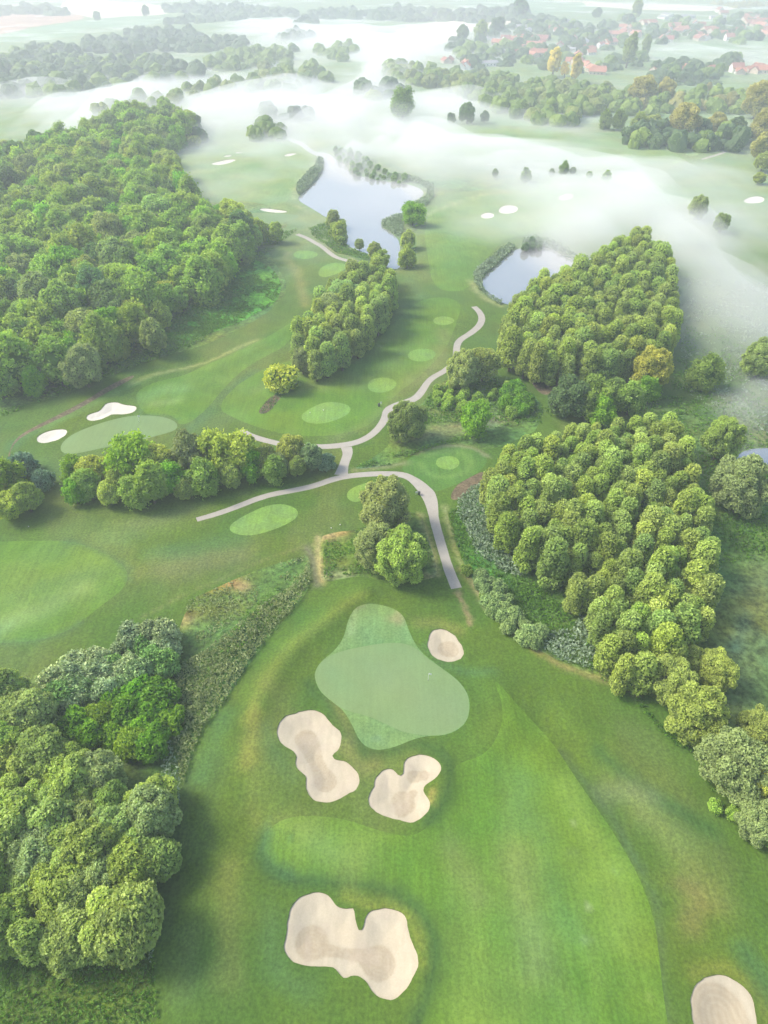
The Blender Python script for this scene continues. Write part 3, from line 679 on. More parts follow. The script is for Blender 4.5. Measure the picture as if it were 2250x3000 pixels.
def water_material():
    m, nt, N = newmat('still_water'); L = nt.links.new
    b = N('ShaderNodeBsdfPrincipled'); o = N('ShaderNodeOutputMaterial')
    b.inputs['Base Color'].default_value = (0.15, 0.17, 0.18, 1); b.inputs['Roughness'].default_value = 0.06; b.inputs['IOR'].default_value = 1.6
    b.inputs['Specular IOR Level'].default_value = 0.9
    tc = N('ShaderNodeTexCoord'); nz = N('ShaderNodeTexNoise'); nz.inputs['Scale'].default_value = 0.6; nz.inputs['Detail'].default_value = 4
    bp = N('ShaderNodeBump'); bp.inputs['Distance'].default_value = 0.006
    L(tc.outputs['Object'], nz.inputs['Vector']); L(nz.outputs['Fac'], bp.inputs['Height']); L(bp.outputs[0], b.inputs['Normal'])
    gl = N('ShaderNodeBsdfGlossy'); gl.inputs['Roughness'].default_value = 0.04; gl.inputs['Color'].default_value = (.92, .88, .79, 1); L(bp.outputs[0], gl.inputs['Normal'])
    ms = N('ShaderNodeMixShader'); ms.inputs[0].default_value = 0.45; L(b.outputs[0], ms.inputs[1]); L(gl.outputs[0], ms.inputs[2]); L(ms.outputs[0], o.inputs['Surface'])
    return m
M['water'] = water_material()

def submesh(name, fidx, cls, poly=None):
    f = F[fidx]; u, inv = np.unique(f, return_inverse=True)
    xy = V2[u]; z = HZ[u].copy(); nr = NRM[u].copy()
    if cls == 'bunker': z = z - sand_drop(xy, poly)
    v = np.column_stack([xy, z])
    if cls == 'water':
        v[:, 2] = -0.75
        return np_mesh(name, v, inv.reshape(-1, 3), [M['water']], smooth=True)
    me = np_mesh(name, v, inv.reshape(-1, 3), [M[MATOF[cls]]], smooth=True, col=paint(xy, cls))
    if cls != 'bunker':
        me.normals_split_custom_set_from_vertices([tuple(n) for n in nr])
    return me

g = link('ground', submesh('ground', np.nonzero(owner == -1)[0], 'ground')); tag(g, kind='structure')
for i, r in enumerate(RG):
    idx = np.nonzero(owner == i)[0]
    if not len(idx): continue
    me = submesh(r['name'], idx, r['cls'], r['poly'])
    if r['cls'] in ('tee', 'green', 'fringe'):
        o = link(r['name'], me); tag(o, r['label'], r['cat'], r['group'])
    elif r['cls'] == 'bunker':
        e = link('sand_bunker'); tag(e, r['label'], r['cat'], r['group'])
        c = r['poly'].mean(0); e.location = (c[0], c[1], 0)
        s = link('sand', me, e); s.location = (-c[0], -c[1], 0)
        # turf lip
        q = r['poly']; h = height(q); n = len(q)
        v = np.vstack([np.column_stack([q, h]), np.column_stack([q, h - LIP - 0.02])])
        if ((q[:, 0] * np.roll(q[:, 1], -1) - np.roll(q[:, 0], -1) * q[:, 1]).sum()) > 0:
            ff = np.array([(k, (k + 1) % n, n + (k + 1) % n, n + k) for k in range(n)])
        else:
            ff = np.array([(n + k, n + (k + 1) % n, (k + 1) % n, k) for k in range(n)])
        lp = link('turf_lip', np_mesh('turf_lip', v, ff, [M['grass']], col=np.tile((0.12, 0.15, 0.05), (2 * n, 1))), e); lp.location = (-c[0], -c[1], 0)
    else:
        o = link(r['name'], me); tag(o, kind='structure')
print('land', round(time.time() - T0, 1))

def gz(x, y):
    return float(height(np.array([[x, y]]))[0])

# ------------------------------------------------------------------ foliage
def ico(n=1):
    t = (1 + 5 ** .5) / 2
    v = [(-1, t, 0), (1, t, 0), (-1, -t, 0), (1, -t, 0), (0, -1, t), (0, 1, t), (0, -1, -t), (0, 1, -t), (t, 0, -1), (t, 0, 1), (-t, 0, -1), (-t, 0, 1)]
    f = [(0, 11, 5), (0, 5, 1), (0, 1, 7), (0, 7, 10), (0, 10, 11), (1, 5, 9), (5, 11, 4), (11, 10, 2), (10, 7, 6), (7, 1, 8), (3, 9, 4), (3, 4, 2), (3, 2, 6), (3, 6, 8), (3, 8, 9), (4, 9, 5), (2, 4, 11), (6, 2, 10), (8, 6, 7), (9, 8, 1)]
    v = [Vector(p).normalized() for p in v]
    for _ in range(n):
        c = {}; g = []
        def mid(a, b):
            k = (min(a, b), max(a, b))
            if k not in c: c[k] = len(v); v.append(((v[a] + v[b]) / 2).normalized())
            return c[k]
        for a, b, d in f:
            x, y, z = mid(a, b), mid(b, d), mid(d, a); g += [(a, x, z), (b, y, x), (d, z, y), (x, y, z)]
        f = g
    return np.array([tuple(p) for p in v]), np.array(f)
IV, IF = ico(1)

def leaf_quads(c, nrm, size, R, asp=1.5, tilt=0.6):
    """diamond shaped leaf clumps at c facing nrm"""
    n = len(c)
    nn = nrm + R.normal(0, tilt, (n, 3)); nn /= np.linalg.norm(nn, axis=1)[:, None]
    t = R.normal(0, 1, (n, 3)); t -= (t * nn).sum(1)[:, None] * nn; t /= np.linalg.norm(t, axis=1)[:, None]
    b = np.cross(nn, t)
    s = (size * (0.6 + 0.8 * R.random(n)))[:, None]
    bend = nn * s * 0.18
    v = np.stack([c - t * s * asp * .5 - bend, c - b * s * .5 + bend, c + t * s * asp * .5 - bend, c + b * s * .5 + bend], 1).reshape(-1, 3)
    f = np.arange(4 * n).reshape(n, 4)
    return v, f

def crown_mesh(name, mat, seed, rx, hz, zc, nl, lr, leaf, nleaf, shape='dome', spiky=0.0, coredark=0.04):
    """crown built of foliage lobes: a solid leafy core per lobe and loose leaf clumps round it"""
    R = np.random.default_rng(seed)
    cs = []; rs = []
    k = 0
    if shape == 'puff':
        cs = [np.array([0, 0, hz * .55])]; rs = [rx * .74]
        for m_, zz, rad_, r_ in ((5, .22, .48, .50), (6, -.18, .58, .52), (6, -.6, .6, .5)):
            for j in range(m_):
                a_ = 2 * PI * (j + R.random() * .7) / m_ + zz * 7
                cs.append(np.array([math.cos(a_) * rx * rad_, math.sin(a_) * rx * rad_, hz * (zz + R.uniform(-.1, .1))])); rs.append(rx * r_ * R.uniform(.85, 1.15))
    while len(cs) < nl and k < 4000:
        k += 1
        u = R.normal(0, 1, 3); u /= np.linalg.norm(u)
        if u[2] < -0.75: continue
        rr = 0.55 + 0.25 * R.random()
        if shape == 'loose': rr = 0.5 + 0.42 * R.random()
        if shape == 'rag': rr = 0.3 + 0.65 * R.random() ** .7
        prof = 1.0
        if shape == 'cone': prof = 1 - 0.45 * max(0, u[2])
        if shape == 'column': prof = 0.95
        p = np.array([u[0] * rx * rr * prof, u[1] * rx * rr * prof, u[2] * hz * (rr + 0.1)])
        r = lr * rx * (0.75 + 0.5 * R.random())
        if any(np.linalg.norm((p - q) * [1, 1, .8]) < 0.62 * (r + s) / 1.25 for q, s in zip(cs, rs)): 
            if k < 3000: continue
        cs.append(p); rs.append(r)
    V = []; Fq = []; Ft = []; C = []; n = 0
    # inner body, coloured dark to paint shade into the leaf gaps
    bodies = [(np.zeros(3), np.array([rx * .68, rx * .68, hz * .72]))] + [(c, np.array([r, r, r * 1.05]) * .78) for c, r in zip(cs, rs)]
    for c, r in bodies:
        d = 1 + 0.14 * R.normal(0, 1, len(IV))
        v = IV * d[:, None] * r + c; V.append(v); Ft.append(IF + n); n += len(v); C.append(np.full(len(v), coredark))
    area = np.array([r ** 2 for r in rs]); cnt = (nleaf * area / area.sum()).astype(int)
    for c, r, m in zip(cs, rs, cnt):
        u = R.normal(0, 1, (m * 2, 3)); u /= np.linalg.norm(u, axis=1)[:, None]
        oc = c / (np.linalg.norm(c) + 1e-6)
        w = u @ oc + 0.5 * u[:, 2]
        u = u[w > -0.45][:m]
        rad = r * ((0.78 + 0.36 * R.random(len(u))) if shape != 'rag' else (0.7 + 0.55 * R.random(len(u))))
        if spiky: rad = rad * (1 + spiky * (R.random(len(u)) ** 3) * 1.0)
        p = c + u * rad[:, None] * [1, 1, 1.05]
        # skip leaves buried in other lobes
        ok = np.ones(len(p), bool)
        for c2, r2 in zip(cs, rs):
            if c2 is c: continue
            ok &= np.linalg.norm(p - c2, axis=1) > r2 * 0.8
        p = p[ok]; u = u[ok]; rad = rad[ok]
        v, f = leaf_quads(p, u + [0, 0, .25], np.full(len(p), leaf), R, tilt=.75)
        lobe = R.random() * 0.35
        col = np.clip(0.25 + lobe + 0.5 * R.random(len(p)) * (0.5 + 0.5 * (u[:, 2] + .2).clip(0, 1)), 0, 1)  # upward leaves lighter: light from above put into the colour
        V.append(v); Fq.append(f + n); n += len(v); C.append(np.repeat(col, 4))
    V = np.vstack(V); V[:, 2] += zc
    lowest = 0.3
    V[:, 2] = np.maximum(V[:, 2], lowest + 0.05 * R.random(len(V)))
    C = np.concatenate(C)
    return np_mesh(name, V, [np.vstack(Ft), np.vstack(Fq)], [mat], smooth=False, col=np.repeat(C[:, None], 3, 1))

def trunk_mesh(h, r, seed, spread=0.5, limbs=5):
    R = random.Random(seed); m = MB()
    top = h * 0.72
    pts = [(0, 0, -0.4), (0, 0, 0.3), (R.uniform(-.15, .15), R.uniform(-.15, .15), top * .5), (R.uniform(-.3, .3), R.uniform(-.3, .3), top)]
    m.tube(pts, [r * 1.5, r * 1.05, r * .8, r * .3], 8)
    for k in range(limbs):
        a = 2 * PI * k / limbs + R.uniform(-.4, .4); z0 = top * R.uniform(.3, .75); L = spread * R.uniform(.6, 1)
        m.tube([(0, 0, z0), (math.cos(a) * L * .5, math.sin(a) * L * .5, z0 + h * .12), (math.cos(a) * L, math.sin(a) * L, z0 + h * .22)], [r * .45, r * .3, r * .12], 6)
    return m.mesh('trunk', M['bark'], True)

PROTO = {}
def proto(key, mat, n, rx, hz, zc, nl, lr, leaf, nleaf, h, shape='dome', spiky=0, seed=0):
    PROTO[key] = [(crown_mesh('crown', M[mat], seed * 100 + k, rx * (0.92 + .16 * ((k * 37) % 10) / 10), hz, zc, nl, lr, leaf, nleaf, shape, spiky), trunk_mesh(h, 0.03 * h, seed * 100 + k, rx * .5)) for k in range(n)]
# plantation willow: narrow, one to a few domed puffs
proto('plant', 'willow', 8, 2.75, 6.4, 7.0, 0, 0.42, 0.38, 3600, 13, shape='puff', seed=1)
proto('willow', 'willow', 5, 6.0, 6.0, 7.0, 52, 0.25, 0.42, 9500, 13, seed=2)
proto('grey', 'grey', 5, 6.0, 6.3, 7.2, 52, 0.25, 0.42, 9500, 13, seed=3)
proto('bigw', 'willow', 4, 6.0, 6.2, 7.0, 75, 0.22, 0.33, 17000, 13, shape='loose', seed=21)
proto('bigg', 'grey', 4, 6.0, 6.2, 7.0, 75, 0.22, 0.33, 17000, 13, shape='loose', seed=22)
proto('broad', 'broad', 8, 4.6, 6.4, 6.6, 30, 0.30, 0.60, 5000, 12, shape='rag', spiky=.8, seed=4)
proto('bright', 'bright', 4, 4.6, 5.2, 6.0, 28, 0.30, 0.58, 5000, 11, shape='rag', spiky=.7, seed=5)
proto('gold', 'gold', 3, 6.0, 7.5, 8.0, 30, 0.33, 0.6, 6000, 15, seed=6)
proto('dark', 'dark', 3, 5.0, 6.0, 6.5, 24, 0.36, 0.55, 4500, 12, seed=7)
proto('column', 'yellow', 2, 4.2, 11, 12, 26, 0.45, 0.8, 4000, 23, shape='column', seed=8)
proto('columng', 'grey', 2, 4.0, 9, 10, 26, 0.45, 0.7, 4000, 19, shape='column', seed=12)
proto('bush', 'broad', 4, 2.2, 1.7, 1.6, 12, 0.45, 0.32, 1500, 2.6, spiky=.2, seed=9)
proto('silverbush', 'silver', 4, 2.6, 2.4, 2.3, 14, 0.42, 0.34, 2600, 4, spiky=.25, seed=10)
proto('brightbush', 'bright', 3, 2.6, 2.0, 1.9, 12, 0.45, 0.36, 2000, 3.2, seed=11)
print('protos', round(time.time() - T0, 1))

KINDNAME = {'bigw': 'willow_tree', 'bigg': 'grey_willow_tree', 'plant': 'plantation_willow', 'willow': 'willow_tree', 'grey': 'grey_willow_tree', 'broad': 'broadleaf_tree', 'bright': 'light_green_tree', 'gold': 'golden_tree', 'dark': 'dark_tree', 'column': 'yellow_poplar_tree', 'columng': 'poplar_tree',
            'bush': 'shrub', 'silverbush': 'silver_shrub', 'brightbush': 'shrub'}
NTREE = 0
TREES = []
def tree(key, x, y, s=1.0, label=None, group=None, sz=None, tint=None, cat=None, name=None, zoff=0.0):
    global NTREE
    NTREE += 1
    cm, tm = PROTO[key][random.randrange(len(PROTO[key]))]
    nm = name or KINDNAME[key]
    e = link(nm); e.location = (x, y, gz(x, y) + zoff); e.rotation_euler = (0, 0, random.uniform(0, 6.28))
    sz = sz or s * random.uniform(.92, 1.08); q1 = random.uniform(.88, 1.12); e.scale = (s * q1, s / q1, sz); e.rotation_euler = (random.uniform(-.07, .07), random.uniform(-.07, .07), random.uniform(0, 6.28))
    c = link('crown' if 'shrub' not in nm else 'foliage', cm, e); t = link('trunk' if 'shrub' not in nm else 'stem', tm, e)
    if tint is None: tint = (1, 1, 1)
    v = 1.08 * random.uniform(.9, 1.1) * (.85 + .3 * float(fbm(np.array([x / 22]), np.array([y / 22]), 3)[0]) + .02); w = random.uniform(-.05, .05)
    c.color = (tint[0] * v * (1 + w), tint[1] * v, tint[2] * v * (1 - w), 1)
    tag(e, label, cat or ('tree' if 'shrub' not in nm else 'shrub'), group)
    TREES.append((x, y, 3.3 * s))
    return e

def scatter(poly, spacing, jitter=None):
    """points at least `spacing` apart inside a polygon"""
    lo, hi = poly.min(0), poly.max(0)
    out = np.zeros((0, 2)); area = (hi - lo).prod(); tries = int(area / spacing ** 2 * 14)
    c = lo + rng.random((tries, 2)) * (hi - lo); c = c[inside(c, poly)]
    grid = {}
    res = []
    for p in c:
        k = (int(p[0] // spacing), int(p[1] // spacing)); ok = True
        for i in (-1, 0, 1):
            for j in (-1, 0, 1):
                for q in grid.get((k[0] + i, k[1] + j), ()):
                    if (p[0] - q[0]) ** 2 + (p[1] - q[1]) ** 2 < spacing ** 2: ok = False
        if ok: grid.setdefault(k, []).append(p); res.append(p)
    return np.array(res)

def where_in(p, P_):
    """plain-word place of a tree inside its block"""
    q = to_photo(P_, 6); r = to_photo(p.reshape(1, 2), 6)[0]
    lo, hi = q.min(0), q.max(0); u = (r - lo) / (hi - lo)
    a = 'far' if u[1] < .33 else 'near' if u[1] > .66 else 'middle'
    b = 'left' if u[0] < .33 else 'right' if u[0] > .66 else 'centre'
    return a + ' ' + b

LONE = []   # individually placed trees are laid out first so that the blocks leave them room
def at_px(spec, z): return W(spec, z)[0]

def lone(key, spec, rpx, label, z=None, aspect=1.0, tint=None, group=None, **k):
    """one tree measured in the photo: centre of its crown and half width in pixels of the whole-photo view"""
    if rpx >= 38 and key in ('willow', 'grey') and float(spec.split(',')[1]) > 700: key = 'bigw' if key == 'willow' else 'bigg'
    base = {'bigw': 6.0, 'bigg': 6.0, 'plant': 2.75, 'willow': 6.0, 'grey': 6.0, 'broad': 4.6, 'bright': 4.6, 'gold': 6.0, 'dark': 5.0, 'column': 4.2, 'columng': 4.0, 'bush': 2.2, 'silverbush': 2.6, 'brightbush': 2.6}[key]
    zc0 = {'bigw': 7.0, 'bigg': 7.2, 'plant': 7.0, 'willow': 7.0, 'grey': 7.2, 'broad': 6.6, 'bright': 6.0, 'gold': 8.0, 'dark': 6.5, 'column': 12, 'columng': 10, 'bush': 1.6, 'silverbush': 2.3, 'brightbush': 1.9}[key]
    s = 1.0
    for _ in range(4):
        p = at_px('A ' + spec, zc0 * s * aspect)
        s = rpx * 1.3563 * axial(p, zc0 * s * aspect) / FPX / base
    LONE.append((p[0], p[1], s * base))
    return tree(key, p[0], p[1], s, label, group, sz=s * aspect, tint=tint, **k)

# --- single trees and shrubs one can point to
lone('grey', '832,1090', 56, 'grey-green round willow below the bend of the lower cart path', aspect=1.1)
lone('willow', '862,1192', 58, 'yellow-green willow in the tall grass island behind the large green', tint=(.95, 1.05, .85), aspect=.95)
lone('grey', '815,1180', 48, 'greyer willow left of the yellow-green one in the tall grass island')
lone('grey', '878,912', 40, 'thin see-through tree standing at the cart path bend beside the tall grass', tint=(.82, .92, .7))
lone('bright', '1030,905', 27, 'slim bright green young tree alone in the meadow above the round tee', aspect=1.2)
lone('grey', '1000,795', 38, 'pale willow beside the cart path, left half of the pair', tint=(1.1, 1.05, .95))
lone('willow', '1045,785', 36, 'yellowish willow beside the cart path, right half of the pair')
lone('bush', '608,816', 34, 'rounded bushy tree at the near tip of the middle grove by the mulch bed', name='round_bush', cat='bush', tint=(1.5, 1.3, 1.0))
lone('grey', '652,778', 26, 'dull grey willow joining the bush and the middle grove')
lone('willow', '330,722', 34, 'yellow-grey willow standing out of the left forest edge above the wet meadow', tint=(.9, .95, 1.1), aspect=1.1)
lone('grey', '178,790', 44, 'round grey willow bulging from the left forest edge above the bare soil strip')
lone('bright', '892,457', 20, 'bright green tree on the right lake shore, farthest of three')
lone('willow', '881,516', 19, 'olive tree on the right lake shore, middle of three')
lone('broad', '880,553', 17, 'dark green tree on the right lake shore, nearest of three', tint=(1.2, 1.1, 1))
lone('grey', '720,468', 14, 'slim grey tree on the left lake shore, upper of two', aspect=1.2)
lone('broad', '733,500', 14, 'slim green tree on the left lake shore, lower of two', aspect=1.1, tint=(1.2, 1.1, 1.1))
lone('grey', '777,524', 11, 'small round grey tree at the near end of the lake')
lone('willow', '808,537', 17, 'round olive tree between the lake end and the middle grove')
lone('broad', '826,556', 12, 'low bush at the water beside the middle grove')
lone('broad', '870,226', 20, 'round dark green tree standing alone in the thickest mist', tint=(.8, .9, .8))
lone('broad', '1308,261', 12, 'left tree of the misty pair in the pale field', tint=(.7, .75, .7))
lone('broad', '1336,261', 13, 'right tree of the misty pair in the pale field', tint=(.7, .75, .7))
lone('dark', '1010,246', 17, 'wide grey tree fading into the mist right of the lone round tree', aspect=.9)
lone('dark', '1048,254', 9, 'small ghostly tree just right of the wide misty tree')
lone('dark', '975,256', 9, 'small ghostly bush left of the wide misty tree')
lone('grey', '1508,447', 20, 'thin ghostly tree in the mist above the right plantation, with bare stem', aspect=1.15)
lone('grey', '1560,482', 18, 'ghostly low tree in the mist right of the thin one', tint=(.8, .85, .85))
for i, (sx, r) in enumerate([('1070,377', 9), ('1136,381', 11), ('1191,374', 8), ('1217,366', 11), ('1238,370', 8), ('1310,384', 9), ('1272,382', 8)]):
    lone('broad' if i % 2 else 'grey', sx, r * .9, ['leftmost little tree of the misty row across the middle meadow', 'second little tree from the left in the misty meadow row', 'third little tree in the misty meadow row, left of the tall pair', 'tallest little tree in the misty meadow row', 'little tree touching the right side of the tallest one in the misty row', 'rightmost little tree of the misty meadow row', 'faint small tree between the tallest and the rightmost of the misty row'][i], tint=(.7, .8, .8))
lone('broad', '1524,805', 28, 'dark round tree alone in the wild meadow right of the upper plantation', tint=(.75, .8, .8), aspect=.9)
lone('grey', '1645,775', 38, 'pale willow cut by the right edge beside the misty meadow', tint=(1.1, 1.2, 1.1))
lone('willow', '1560,950', 43, 'tall rounded tree left of the little pond at the right edge', tint=(.85, 1.0, .95), aspect=1.05)
lone('grey', '1607,1050', 58, 'wide grey-green willow below the little pond at the right edge')
lone('willow', '1405,800', 44, 'yellowish loose willow between the two plantations', tint=(1.22, 1.08, .8))
lone('bright', '1400,845', 22, 'bright green small tree at the foot of the yellowish willow', tint=(.9, .9, .9))
lone('dark', '1228,862', 36, 'dark tree at the left end of the row between the two plantations')
lone('broad', '1285,865', 32, 'mid green tree second in the row between the two plantations', tint=(.9, 1, 1))
lone('willow', '1325,850', 30, 'olive tree in the middle of the row between the two plantations', tint=(.7, .85, .8))
lone('broad', '1362,868', 26, 'green tree just left of the yellowish willow between plantations', tint=(.9, 1, 1))
lone('bright', '1298,895', 26, 'bright green bush in front of the row between the two plantations', tint=(.9, .9, .9))
# lower right willows
lone('willow', '1372,1445', 34, 'small round willow at the near left foot of the big right plantation', aspect=.9)
lone('willow', '1450,1470', 52, 'big willow left of centre in the group below the right plantation')
lone('willow', '1500,1540', 62, 'widest willow of the group below the right plantation, nearest the rough', tint=(.95, 1, .95))
lone('willow', '1550,1450', 42, 'willow at the right of the group below the right plantation', tint=(1.1, 1.1, 1))
lone('willow', '1495,1430', 34, 'round willow behind the group below the right plantation')
lone('grey', '1590,1650', 72, 'grey-green big willow at the right edge above the corner bunker')
lone('willow', '1655,1690', 60, 'bright yellow-green willow cut by the right edge', tint=(1.35, 1.25, .9))
lone('willow', '1640,1570', 42, 'willow behind the grey one at the right edge')
lone('grey', '1650,1775', 48, 'low grey willow at the right edge just over the hedge')
# row left of the connector path
for i, (k, sx, r, t, l) in enumerate([
    ('bright', '165,1025', 28, (1.0, .95, 1), 'bright green tree at the left end of the hedge row below the oval green'),
    ('willow', '205,1020', 36, (1.15, 1.1, .8), 'yellow-green willow second from the left in the hedge row below the oval green'),
    ('willow', '235,1065', 28, (1.1, 1.1, .9), 'small yellow-green willow in front of the hedge row, left part'),
    ('bright', '290,990', 44, (1.2, 1.0, 1), 'tallest lime green tree of the hedge row, overlapping the oval green'),
    ('willow', '345,1000', 36, (1.1, 1.1, .9), 'olive willow right of the lime green tree in the hedge row'),
    ('broad', '325,1050', 34, (1.2, 1.2, 1), 'low green tree in front of the lime green one in the hedge row'),
    ('gold', '408,985', 42, (.58, .75, .9), 'big brownish willow in the middle of the hedge row'),
    ('broad', '470,985', 36, (1.3, 1.25, 1), 'leafy green tree right of the brownish willow in the hedge row'),
    ('broad', '520,985', 36, (1.35, 1.2, 1), 'leafy green tree near the upper cart path start in the hedge row'),
    ('willow', '575,990', 30, (1.05, 1, 1), 'round willow under the upper cart path in the hedge row'),
    ('willow', '625,975', 32, (1.1, 1.05, .95), 'willow at the path level near the right end of the hedge row'),
    ('grey', '600,1005', 24, (1, 1, 1), 'small grey willow in front at the right part of the hedge row'),
    ('grey', '675,990', 28, (.8, .95, 1.1), 'bluish grey tree at the right end of the hedge row by the connector'),
    ('silverbush', '705,1000', 18, (.7, .85, 1), 'silver bush at the very right end of the hedge row')]):
    lone(k, sx, r, l, tint=t, group='hedge row below the oval green')
for k, sx, r, t, l in [('bright', '15,1035', 36, (1.2, .95, 1), 'lime tree at the left edge, farthest of the cluster there'), ('willow', '55,1075', 34, (.95, 1.05, .8), 'olive tree in the cluster at the left edge'),
                       ('willow', '20,1090', 32, (1.2, 1.2, .8), 'yellow-green tree cut by the left edge'), ('willow', '-20,1050', 40, (1.1, 1.1, .8), 'tree mostly outside the left edge'), ('silverbush', '50,1005', 26, (.6, .8, 1), 'bluish bush behind the cluster at the left edge'), ('silverbush', '90,1040', 22, (.6, .8, 1), 'bluish bush at the right side of the left edge cluster')]:
    lone(k, sx, r, l, tint=t)

# low trees that close the gaps of the hedge row
for i, (sx, r) in enumerate([('190,1050', 26), ('255,1040', 30), ('370,1040', 28), ('440,1035', 28), ('495,1025', 28), ('540,1010', 26), ('590,1020', 22), ('640,1010', 22), ('160,1065', 22), ('290,1065', 26), ('395,1055', 24)]):
    lone(['broad', 'willow', 'bright'][i % 3], sx, r, 'low leafy tree filling the near side of the hedge row', tint=(.95, 1.05, 1), group='low trees on the near side of the hedge row')
# --- blocks of trees
def block(keys, spec, zc, spacing, scale, what, place, group, weights=None, tint=None, ls=1.0, avoid=0.6):
    Pg = W(spec, zc)
    n = 0
    for p in scatter(Pg, spacing):
        if any((p[0] - a) ** 2 + (p[1] - b) ** 2 < (avoid * r + spacing * .3) ** 2 for a, b, r in LONE): continue
        k = random.choices(keys, weights)[0]
        s = scale[0] + (scale[1] - scale[0]) * random.random() ** 1.3
        adj = {'plant': 'olive willow', 'willow': 'puffy olive willow', 'grey': 'grey-green puffy willow', 'broad': 'leafy green tree', 'bright': 'fresh green tree', 'dark': 'dark green tree', 'gold': 'golden green tree'}[k]
        t = tint(p) if tint else None
        w = where_in(p, Pg)
        tree(k, p[0], p[1], s, name='grove_willow' if k == 'plant' and what != 'right plantation' else None, label=f'{adj} in the {w} of {place}', group=f'{what}: {adj}s, {w}', tint=t)
        n += 1
    print(what, n)
def greenish(p):
    g = random.uniform(.9, 1.12); return (g * random.uniform(.84, .97), g, g * random.uniform(.75, 1.15))
block(['plant', 'plant', 'plant'], 'A 1052,1030 1100,968 1175,940 1250,918 1340,905 1435,905 1490,960 1520,1080 1532,1180 1536,1270 1520,1340 1500,1390 1440,1410 1400,1430 1350,1450 1310,1380 1270,1300 1225,1210 1150,1180 1100,1130 1062,1080', 9, 3.15, (.66, 1.05), 'right plantation', 'the plantation right of the large green', '', tint=greenish)
block(['plant'], 'A 1105,650 1180,600 1260,575 1340,512 1400,505 1435,535 1452,600 1465,680 1440,745 1390,765 1330,785 1250,790 1150,780 1105,745 1090,705', 9, 3.8, (.8, 1.2), 'upper plantation', 'the plantation beside the round pond', '', tint=greenish)
block(['plant', 'plant', 'grey'], 'A 650,700 705,630 760,590 810,570 845,595 848,620 825,670 780,715 730,750 680,770 645,765 640,730', 9, 3.8, (.85, 1.15), 'middle grove', 'the long middle grove', '', weights=[3, 3, .4], tint=greenish)
block(['broad', 'willow', 'grey', 'dark', 'bright'], 'A -30,320 60,310 170,285 280,250 370,235 415,258 390,290 330,330 375,365 420,440 510,468 560,478 622,484 560,490 535,515 485,550 492,580 445,610 372,636 338,668 282,708 230,745 180,768 120,788 50,812 -30,830', 8, 6.0, (.7, 1.35), 'left forest', 'the large forest at the left', '', weights=[6, 1.7, 1.7, .9, 1.6], tint=lambda p: (random.uniform(.86, 1.05), random.uniform(1.0, 1.12), random.uniform(.75, 1.0)))
block(['willow', 'plant', 'grey'], 'A -90,1460 10,1470 60,1520 90,1580 160,1600 210,1640 235,1700 265,1710 295,1680 330,1675 345,1710 345,1770 312,1850 300,1940 240,2010 180,2035 100,2040 0,2030 -90,2040', 9, 3.3, (.58, .88), 'near left wood', 'the wood at the lower left', '', weights=[2.4, 2.0, 1.2], tint=greenish)
print('trees', NTREE, round(time.time() - T0, 1))

# shrub belts made of countable shrubs
def shrubs(key, spec, spacing, scale, adj, place, tint=None, z=1.5):
    n = 0
    for p in scatter(W(spec, z), spacing):
        s = random.uniform(*scale); tree(key, p[0], p[1], s, f'{adj} in {place}', f'{adj}s in {place}', tint=tint(p) if tint else None); n += 1
    return n
shrubs('silverbush', 'A 75,1500 110,1465 200,1412 300,1366 345,1358 370,1368 374,1400 360,1435 315,1460 230,1490 150,1515 95,1525', 2.5, (.75, 1.25), 'silvery leafed shrub', 'the silver thicket at the left', z=3, tint=lambda p: random.choice([(1, 1, .95), (.8, .95, .75), (.6, .85, .4), (1.15, 1.15, 1.1)]))
shrubs('brightbush', 'A 165,1570 250,1510 350,1500 378,1540 368,1590 330,1630 270,1610 200,1610', 2.9, (.9, 1.3), 'vivid green shrub', 'the thicket beside the silver shrubs', tint=lambda p: (random.uniform(.6, .9), random.uniform(.7, .95), .8))
shrubs('silverbush', 'c 100,330 150,350 230,440 330,580 440,640 430,690 330,690 270,640 180,540 110,430', 2.0, (.5, .75), 'grey-green shrub', 'the hedge along the right rough', tint=lambda p: (.8, .88, .62))
shrubs('brightbush', '9 230,380 270,340 330,370 380,420 380,470 300,480 240,450', 2.6, (.7, 1.1), 'fresh green shrub', 'the meadow under the upper plantation', tint=lambda p: (.7, .8, .9))
shrubs('bush', '8 1160,600 1260,580 1300,640 1450,680 1560,640 1659,620 1659,800 1500,720 1400,780 1280,780 1150,740', 3.2, (.5, .9), 'low green shrub', 'the meadow right of the cart path', tint=lambda p: (1, 1.1, 1))
shrubs('bush', '5 480,650 540,640 560,700 560,780 520,740 480,700', 3.0, (.7, 1.3), 'waterside shrub', 'the bank left of the lake', tint=lambda p: (.9, .9, 1))
shrubs('silverbush', '5 500,170 560,190 680,225 760,300 900,350 1000,370 960,395 860,385 740,365 660,345 610,330 600,285 540,250', 4.2, (.35, .8), 'misty shrub', 'the far bank of the lake', tint=lambda p: (.9, 1.05, .8))
shrubs('bush', 'g 1290,340 1400,380 1500,450 1620,560 1700,560 1700,420 1600,400 1400,330', 1.8, (.5, .8), 'dark green shrub', 'the hedge foot at the right edge', tint=lambda p: (1, 1.1, 1))
shrubs('bush', 'b 1280,560 1400,760 1550,980 1600,1040 1650,1050 1600,900 1500,780 1400,700', 3.0, (.35, .6), 'low grey-green bush', 'the verge between path and plantation')
shrubs('silverbush', '6 60,600 130,560 190,570 180,600 110,610', 3.0, (.5, .8), 'waterside reed bush', 'the far bank of the round pond', tint=lambda p: (.6, .7, .7))
print('shrubs', NTREE, round(time.time() - T0, 1))

